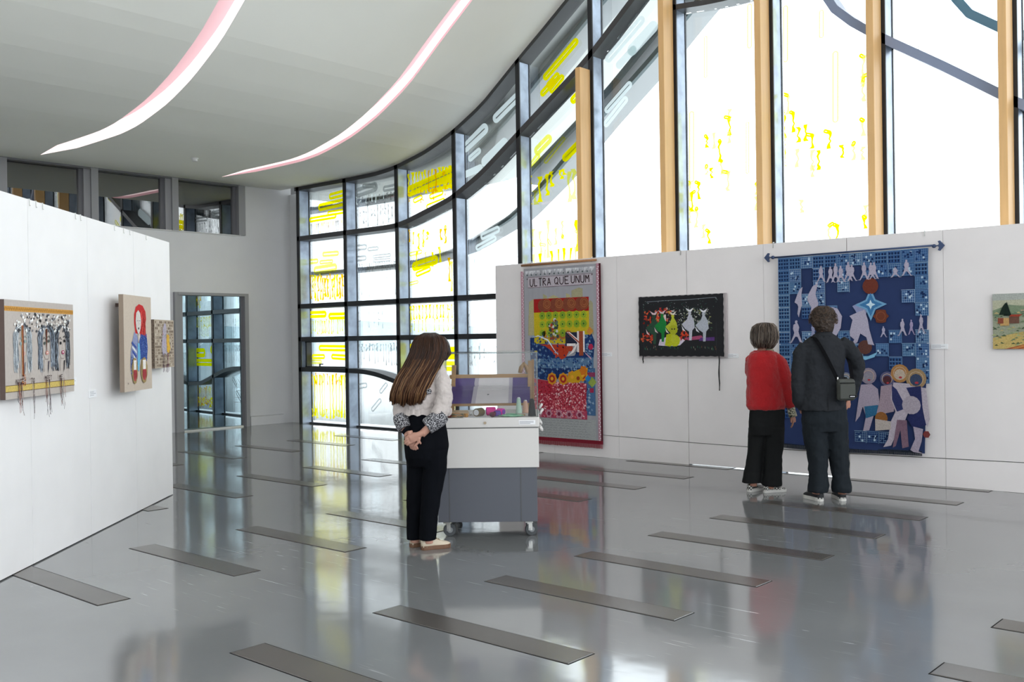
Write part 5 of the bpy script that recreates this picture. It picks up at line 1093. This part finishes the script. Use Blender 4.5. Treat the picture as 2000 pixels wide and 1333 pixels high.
strands(g, 'hair_tips', tip, [[(p_[0]+.002*j*0, p_[1]-.004, p_[2]) for p_ in gl[4:]] for gl in gd], 420, 9, .0021, .010, late=True)
sneak = mat('cream_sneaker', hx('C9BBA6'), .7, var=.04); gum = mat('gum_sole', hx('6A4A34'), .6)
shoe(g, (*f(800,1066,.05)[:2], 0), (.80,.60,0), .235, .092, sneak, gum, 'shoe', .072, sneak, .03)
c_ = f(824,1078,-.05); shoe(g, (c_[0], c_[1], 0), (.88,.42,0), .232, .092, sneak, gum, 'shoe', .072, sneak, .03)
# ---------------- woman in red
g, p0 = person(1492, 962, 'older woman with short grey-brown hair in a red jumper and black flared trousers')
f = PF(1492, 962, 196.7); mb = MB()
hd = f(1493, 661, .0); m_, V2 = head_into(mb, hd, (.86,.48,.04), .95)
mb.tube([f(1490,672,0), f(1489,684,0), f(1490,694,0)], [.05,.052,.075], 14)
mb.loft(ld(f, [(1491,690,0,22,.06),(1491,705,0,29,.09),(1494,760,0,26,.10),(1497,800,0,27,.11),(1497,835,0,29,.12),(1497,850,0,24,.10)]))
for l in ([(1518,702,0,10),(1531,750,-.02,8),(1541,792,-.02,6),(1545,808,-.02,5)], [(1470,702,.05,10),(1484,745,.22,8),(1504,725,.26,7),(1512,692,.20,6)], [(1483,840,.03,14),(1478,890,.03,9),(1472,950,.02,7)], [(1510,840,-.02,14),(1509,890,-.02,9),(1503,955,-.02,7)]):
    mb.tube(*tb(f, l), 12)
hand_into(mb, f(1546,810,-.02), (.12,0,-1), (.9,-.3,0), side=1, s=.9, curl=.35)
hand_into(mb, f(1513,693,.19), (.0,-.45,.9), (.9,.3,.3), side=-1, s=.88, curl=.8)
remesh(mb.build('body', skin2, g), .005, 3); face_parts(g, V2, .95)
tr2 = mat('black_flared_trousers', (.007,.0075,.008), .85, bump=.3, bscale=6, stretch=(3,3,.6), spec=.2)
mb = MB()
mb.loft(ld(f, [(1498,796,0,33,.12),(1498,812,0,34.5,.13),(1497,832,0,35,.135),(1496,850,0,32,.12)]), 26)
mb.loft(ld(f, [(1482,835,.03,18.5,.11),(1480,865,.03,17.5,.095),(1476,890,.03,15,.08),(1472,920,.03,17,.085),(1468.5,943,.02,19,.09)]), 22)
mb.loft(ld(f, [(1511,835,-.02,20,.12),(1511,865,-.02,19,.10),(1509,893,-.02,17,.088),(1508,925,-.02,18,.09),(1506.5,950,-.02,19.5,.09)]), 22)
remesh(mb.build('trousers', tr2, g), .008, 4, (.012, .09))
red = mat('red_wool', hx('A50C14'), .95, var=.06, scale=8, bump=.5, bscale=90, sheen=.3)
mb = MB()
mb.loft(ld(f, [(1491,685.5,0,18.5,.07),(1491,689,0,26,.085),(1491,697,0,30,.11),(1491,715,0,32.5,.125),(1494,745,0,36,.135),(1496,775,0,38.5,.145),(1497,792,0,38.5,.145),(1497,800,0,34.5,.13)]), 28)
mb.tube(*tb(f, [(1512,697,-.01,11),(1521,710,-.02,14),(1529,740,-.03,15.5),(1536,770,-.03,14.5),(1541,788,-.03,12),(1544,797,-.03,9)]), 16)
mb.tube(*tb(f, [(1470,700,.04,12),(1475,725,.14,13),(1485,748,.22,12),(1500,735,.25,11),(1509,712,.23,9)]), 16)
remesh(mb.build('jumper', red, g), .007, 4, (.022, .09))
mb = MB(); mb.loft(ld(f, [(1491,684.5,0,19,.072),(1491,687,0,20.5,.078),(1491,689,0,20,.076)]), 28); mb.build('neck_band', red, g, smooth=True)
pr = mat('printed_blouse', (.5,.5,.4), .8); t = pr.node_tree; nn = t.nodes.new('ShaderNodeTexNoise'); nn.inputs['Scale'].default_value = 60; nn.inputs['Detail'].default_value = 3; rp = t.nodes.new('ShaderNodeValToRGB'); rp.color_ramp.elements[0].position = .42; rp.color_ramp.elements[1].position = .55
rp.color_ramp.elements[0].color = (.03,.035,.03,1); rp.color_ramp.elements[1].color = (.50,.46,.33,1); tcn = t.nodes.new('ShaderNodeTexCoord'); t.links.new(tcn.outputs['Object'], nn.inputs['Vector']); t.links.new(nn.outputs['Fac'], rp.inputs[0]); t.links.new(rp.outputs[0], t.nodes['Principled BSDF'].inputs['Base Color'])
mb = MB(); mb.loft(ld(f, [(1499,680,.02,10,.06),(1498,684,.01,13,.07),(1497,692,.0,16,.075)]), 22); mb.build('blouse_collar', pr, g, smooth=True)
mb = MB(); mb.tube(*tb(f, [(1543,795,-.03,7.5),(1545,806,-.03,8),(1547,815,-.03,8.5)]), 14); mb.build('blouse_cuff', pr, g, smooth=True)
h2 = mat('hair_mass_ash', hx('4E4238'), .6, var=.35, scale=12, stretch=(6,6,1), bump=.6, bscale=24)
mb = MB()
mb.loft(ld(f, [(1492,632,-.0,9,.04),(1492,635,0,17,.075),(1491,642,-.005,22.5,.10),(1491,655,-.012,24,.108),(1490,664,-.02,22.5,.10),(1490,672,-.03,18,.078),(1489,678,-.035,11,.045)]), 28)
mb.tube(*tb(f, [(1502,640,-.03,9),(1510,650,-.02,7),(1513,659,.0,4)]), 12)
remesh(mb.build('hair_mass', h2, g), .006, 3, (.02, .035))
gd = []
for i in range(17):
    an = -math.pi*.95 + math.pi*1.25*i/16 - .1; gl = []
    for (x, y, w_, rx_, ry) in ((1492,632,0,4,.02),(1492,634,0,15,.07),(1491,640,-.003,22,.098),(1491,650,-.01,24.5,.109),(1491,661,-.015,24,.106),(1490,670,-.025,21,.09),(1489,678,-.038,15,.06)):
        c = f(x, y, w_); gl.append((c[0]+(f.r(rx_)+.003)*math.cos(an), c[1]+(ry+.004)*math.sin(an), c[2]))
    gd.append(gl)
strands(g, 'hair_strands', [mat('hair_ash', hx('5E5044'), .5), mat('hair_grey', hx('86786C'), .5), mat('hair_ash_dark', hx('352A24'), .5)], gd, 620, 5, .0024, .017)
# chequered slip-ons
chk = bpy.data.materials.new('chequered_canvas'); chk.use_nodes = True; t = chk.node_tree; c_ = t.nodes.new('ShaderNodeTexChecker'); c_.inputs['Scale'].default_value = 62; c_.inputs[1].default_value = (.62,.60,.56,1); c_.inputs[2].default_value = (.015,.015,.015,1)
tcn = t.nodes.new('ShaderNodeTexCoord'); t.links.new(tcn.outputs['Object'], c_.inputs[0]); t.links.new(c_.outputs[0], t.nodes['Principled BSDF'].inputs['Base Color']); t.nodes['Principled BSDF'].inputs['Roughness'].default_value = .8
rubw = mat('off_white_rubber', (.62,.60,.57), .6)
c_ = f(1463,956,.03); shoe(g, (c_[0], c_[1], 0), (.75,.66,0), .25, .09, chk, rubw, 'shoe', .065, None, .026)
c_ = f(1490,964,-.03); shoe(g, (c_[0], c_[1], 0), (.96,.28,0), .25, .09, chk, rubw, 'shoe', .065, None, .026)

# ---------------- man in dark suit
g, p0 = person(1618, 979, 'tall man with curly dark hair in a charcoal suit standing before the blue textile')
man = g
f = PF(1618, 979, 208.7); mb = MB()
hd = f(1609, 630, .0); m_, V3 = head_into(mb, hd, (.38,.92,.02), 1.02)
mb.tube([f(1609,640,-.01), f(1609,654,-.01), f(1609,668,0)], [.06,.062,.09], 14)
mb.loft(ld(f, [(1609,662,0,26,.07),(1608,680,0,40,.10),(1608,740,0,36,.11),(1608,790,0,34,.12),(1610,825,0,36,.12),(1611,840,0,30,.10)]))
for l in ([(1568,688,0,12),(1560,740,.0,9),(1568,790,.04,7)], [(1648,680,0,9),(1668,700,0,7),(1675,716,.02,6),(1668,755,.06,5.5),(1660,778,.06,5.5)], [(1592,830,0,17),(1598,890,0,11),(1594,965,0,8)], [(1633,830,0,17),(1640,890,0,11),(1645,966,0,8)]):
    mb.tube(*tb(f, l), 12)
hand_into(mb, f(1569,790,.04), (.15,.1,-1), (-.9,0,0), side=-1, s=1.0, curl=.4); hand_into(mb, f(1659,780,.05), (-.15,-.1,-1), (.9,-.2,0), side=1, s=1.0, curl=.4)
remesh(mb.build('body', skin2, g), .0055, 3); face_parts(g, V3, 1.02)
suit = mat('charcoal_suit_wool', hx('25272B'), .9, var=.08, scale=5, bump=.4, bscale=10, stretch=(3,3,.6), spec=.2); suit2 = mat('slate_trousers', hx('1C2126'), .9, var=.08, scale=5, bump=.4, bscale=8, stretch=(3,3,.7), spec=.2)
mb = MB()
mb.loft(ld(f, [(1610,780,0,40,.14),(1610,800,0,43,.15),(1610,822,0,44,.155),(1611,842,0,41,.14)]), 28)
mb.loft(ld(f, [(1591,825,0,24,.13),(1592,855,0,23,.115),(1597,890,0,20,.10),(1598,925,-.005,18,.088),(1598,948,-.005,20,.10),(1597,956,-.01,20.5,.10),(1597,961,-.01,19.5,.095)]), 22)
mb.loft(ld(f, [(1632,825,0,24,.13),(1634,855,0,22,.115),(1638,890,0,19,.10),(1641,925,-.005,17,.085),(1643,945,-.005,18,.10),(1643,956,-.01,19,.10),(1643,962,-.01,18,.095)]), 22)
remesh(mb.build('trousers', suit2, g), .008, 3, (.020, .07))
mb = MB()
mb.loft(ld(f, [(1608,652,-.01,18,.07),(1608,657,-.01,24,.08),(1607,664,0,35,.10),(1606,674,0,44,.115),(1606,700,0,44,.13),(1606,740,0,40,.13),(1606,770,0,42,.145),(1605,793,0,46,.16),(1605,801,0,46.5,.162)]), 30)
mb.tube(*tb(f, [(1573,675,0,13),(1564,690,0,15),(1559,720,-.01,14),(1558,750,-.01,13.5),(1561,780,.01,13.5),(1565,792,.03,11)]), 16)
mb.tube(*tb(f, [(1640,668,0,13),(1655,680,0,15),(1669,698,.0,14.5),(1677,715,.02,13.5),(1675,738,.04,12.5),(1670,758,.06,12),(1665,772,.07,11)]), 16)
mb.tube(*tb(f, [(1650,740,.06,8),(1660,760,.08,10),(1672,778,.09,8),(1678,772,.09,4)]), 12)
remesh(mb.build('jacket', suit, g), .007, 3, (.020, .055))
mb = MB(); mb.loft(ld(f, [(1608,648,-.01,14.5,.068),(1608,653,-.01,17.5,.078),(1608,659,-.01,22,.085)]), 24); mb.build('jacket_collar', suit, g, smooth=True)
mb = MB(); c_ = f(1607, 797, -.165); mb.box((c_[0], c_[1], c_[2]+.04), (.004, .006, .14)); mb.build('back_vent', mat('vent_shadow', (.01,.01,.012), .9), g)
hm3 = mat('hair_mass_dark_curly', hx('32261E'), .7, var=.4, scale=25, bump=.9, bscale=35)
mb = MB()
mb.loft(ld(f, [(1607,600,0,10,.05),(1607,604,0,18,.085),(1607,613,-.005,22.5,.105),(1606,625,-.012,23,.112),(1606,636,-.022,20.5,.10),(1607,643,-.03,16,.078),(1608,648,-.035,12,.05)]), 28)
remesh(mb.build('hair_mass', hm3, g), .006, 2, (.035, .025))
r = random.Random(77); mb = MB(); hmt = [mat('hair_curl_brown', hx('5E4838'), .6), mat('hair_curl_dark', hx('30241C'), .6)]
for i in range(420):
    t = r.random()*math.pi*2; el = -.25+1.5*r.random(); c = Vector(f(1607, 625, -.005)); d_ = Vector((math.cos(t)*math.cos(el), math.sin(t)*math.cos(el), math.sin(el)))
    if d_.y > .5 and el < .6: continue
    p_ = c + Vector((d_.x*.112, d_.y*.112, d_.z*.118)); t1 = d_.cross(Vector((.3,.2,1))).normalized(); t2 = d_.cross(t1); rr_ = .008+.008*r.random(); a0 = r.random()*6
    mb.tube([p_ + t1*rr_*math.cos(a0+k*.8) + t2*rr_*math.sin(a0+k*.8) + d_*.0035*k for k in range(7)], .0016, 3, mi=r.randrange(2))
mb.build('hair_curls', hmt, g, smooth=True, kind='stuff')
mb = MB(); mb.tube([V3(.072,.02,-.05), V3(.055,.06,-.08), V3(.0,.085,-.098), V3(-.055,.06,-.08), V3(-.072,.02,-.05)], [.014,.02,.024,.02,.014], 10); mb.build('beard', hm3, g, smooth=True)
blk = mat('black_shoe_mesh', (.015,.016,.018), .7); sole = mat('white_sole', (.62,.60,.56), .6)
c_ = f(1603,980,-.03); shoe(g, (c_[0], c_[1], 0), (-.28,.96,0), .28, .105, blk, sole, 'shoe', .085, None, .034)
c_ = f(1645,981,-.03); shoe(g, (c_[0], c_[1], 0), (.05,1,0), .28, .105, blk, sole, 'shoe', .085, None, .034)
# crossbody bag, carried: a thing of its own
bagm = mat('olive_grey_nylon', hx('3E403C'), .75, var=.05, scale=8); strapm = mat('black_webbing', (.004,.004,.005), .95, spec=.08)
bg_ = empty('shoulder_bag', tuple(p0), YAW, label='small olive grey shoulder bag hanging behind the man in the charcoal suit', cat='bag')
def bagbox(x0, y0, x1, y1, w0, w1, nm, m, par=bg_, bev=.012):
    a_, b_ = f(x0, y1, w0), f(x1, y0, w0); mb = MB(); mb.box(((a_[0]+b_[0])/2, (w0+w1)/2, (a_[2]+b_[2])/2), (b_[0]-a_[0], abs(w1-w0), b_[2]-a_[2])); o = mb.build(nm, m, par); bb = o.modifiers.new('b', 'BEVEL'); bb.width = bev; bb.segments = 3; return o
bagbox(1621, 741, 1655, 784, -.245, -.165, 'pouch', bagm, bev=.03); bagbox(1623, 752, 1653.5, 781, -.262, -.235, 'front_pocket', bagm, bev=.012); bagbox(1624, 748.5, 1653, 750, -.2475, -.244, 'zip', strapm, bev=.0005)
lg = bagbox(1641, 773, 1653, 778, -.265, -.261, 'logo_patch', strapm, bev=.0005)
mb = MB(); a_ = f(1647, 775.5, -.266)
for i in range(6): mb.box((a_[0]-.0185+.0072*i, a_[1], a_[2]), (.0048, .001, .008))
mb.build('logo_lettering', wht, lg, kind='stuff')
def strap(lst, nm):
    pts = [Vector(f(*q)) for q in lst]; mb = MB(); rg = []
    for i, p_ in enumerate(pts):
        d_ = (pts[min(i+1,len(pts)-1)]-pts[max(i-1,0)]).normalized(); s_ = d_.cross(Vector((0,-1,.15))).normalized()*.017; n_ = Vector((0,-.003,0)); rg.append([p_-s_, p_+s_, p_+s_+n_, p_-s_+n_])
    mb.ring_strip(rg); return mb.build(nm, strapm, bg_)
strap([(1624,745,-.19),(1616,725,-.168),(1604,700,-.160),(1594,680,-.145),(1588,667,-.118),(1585,660,-.075),(1584,657,-.02),(1586,660,.06)], 'strap')
strap([(1650,745,-.20),(1653,730,-.14),(1655,712,-.07),(1655,700,.0)], 'strap')
mb = MB(); a_ = f(1623, 742, -.192); mb.box(a_, (.012, .008, .045)); mb.build('buckle', steel, bg_, bevel=.002)
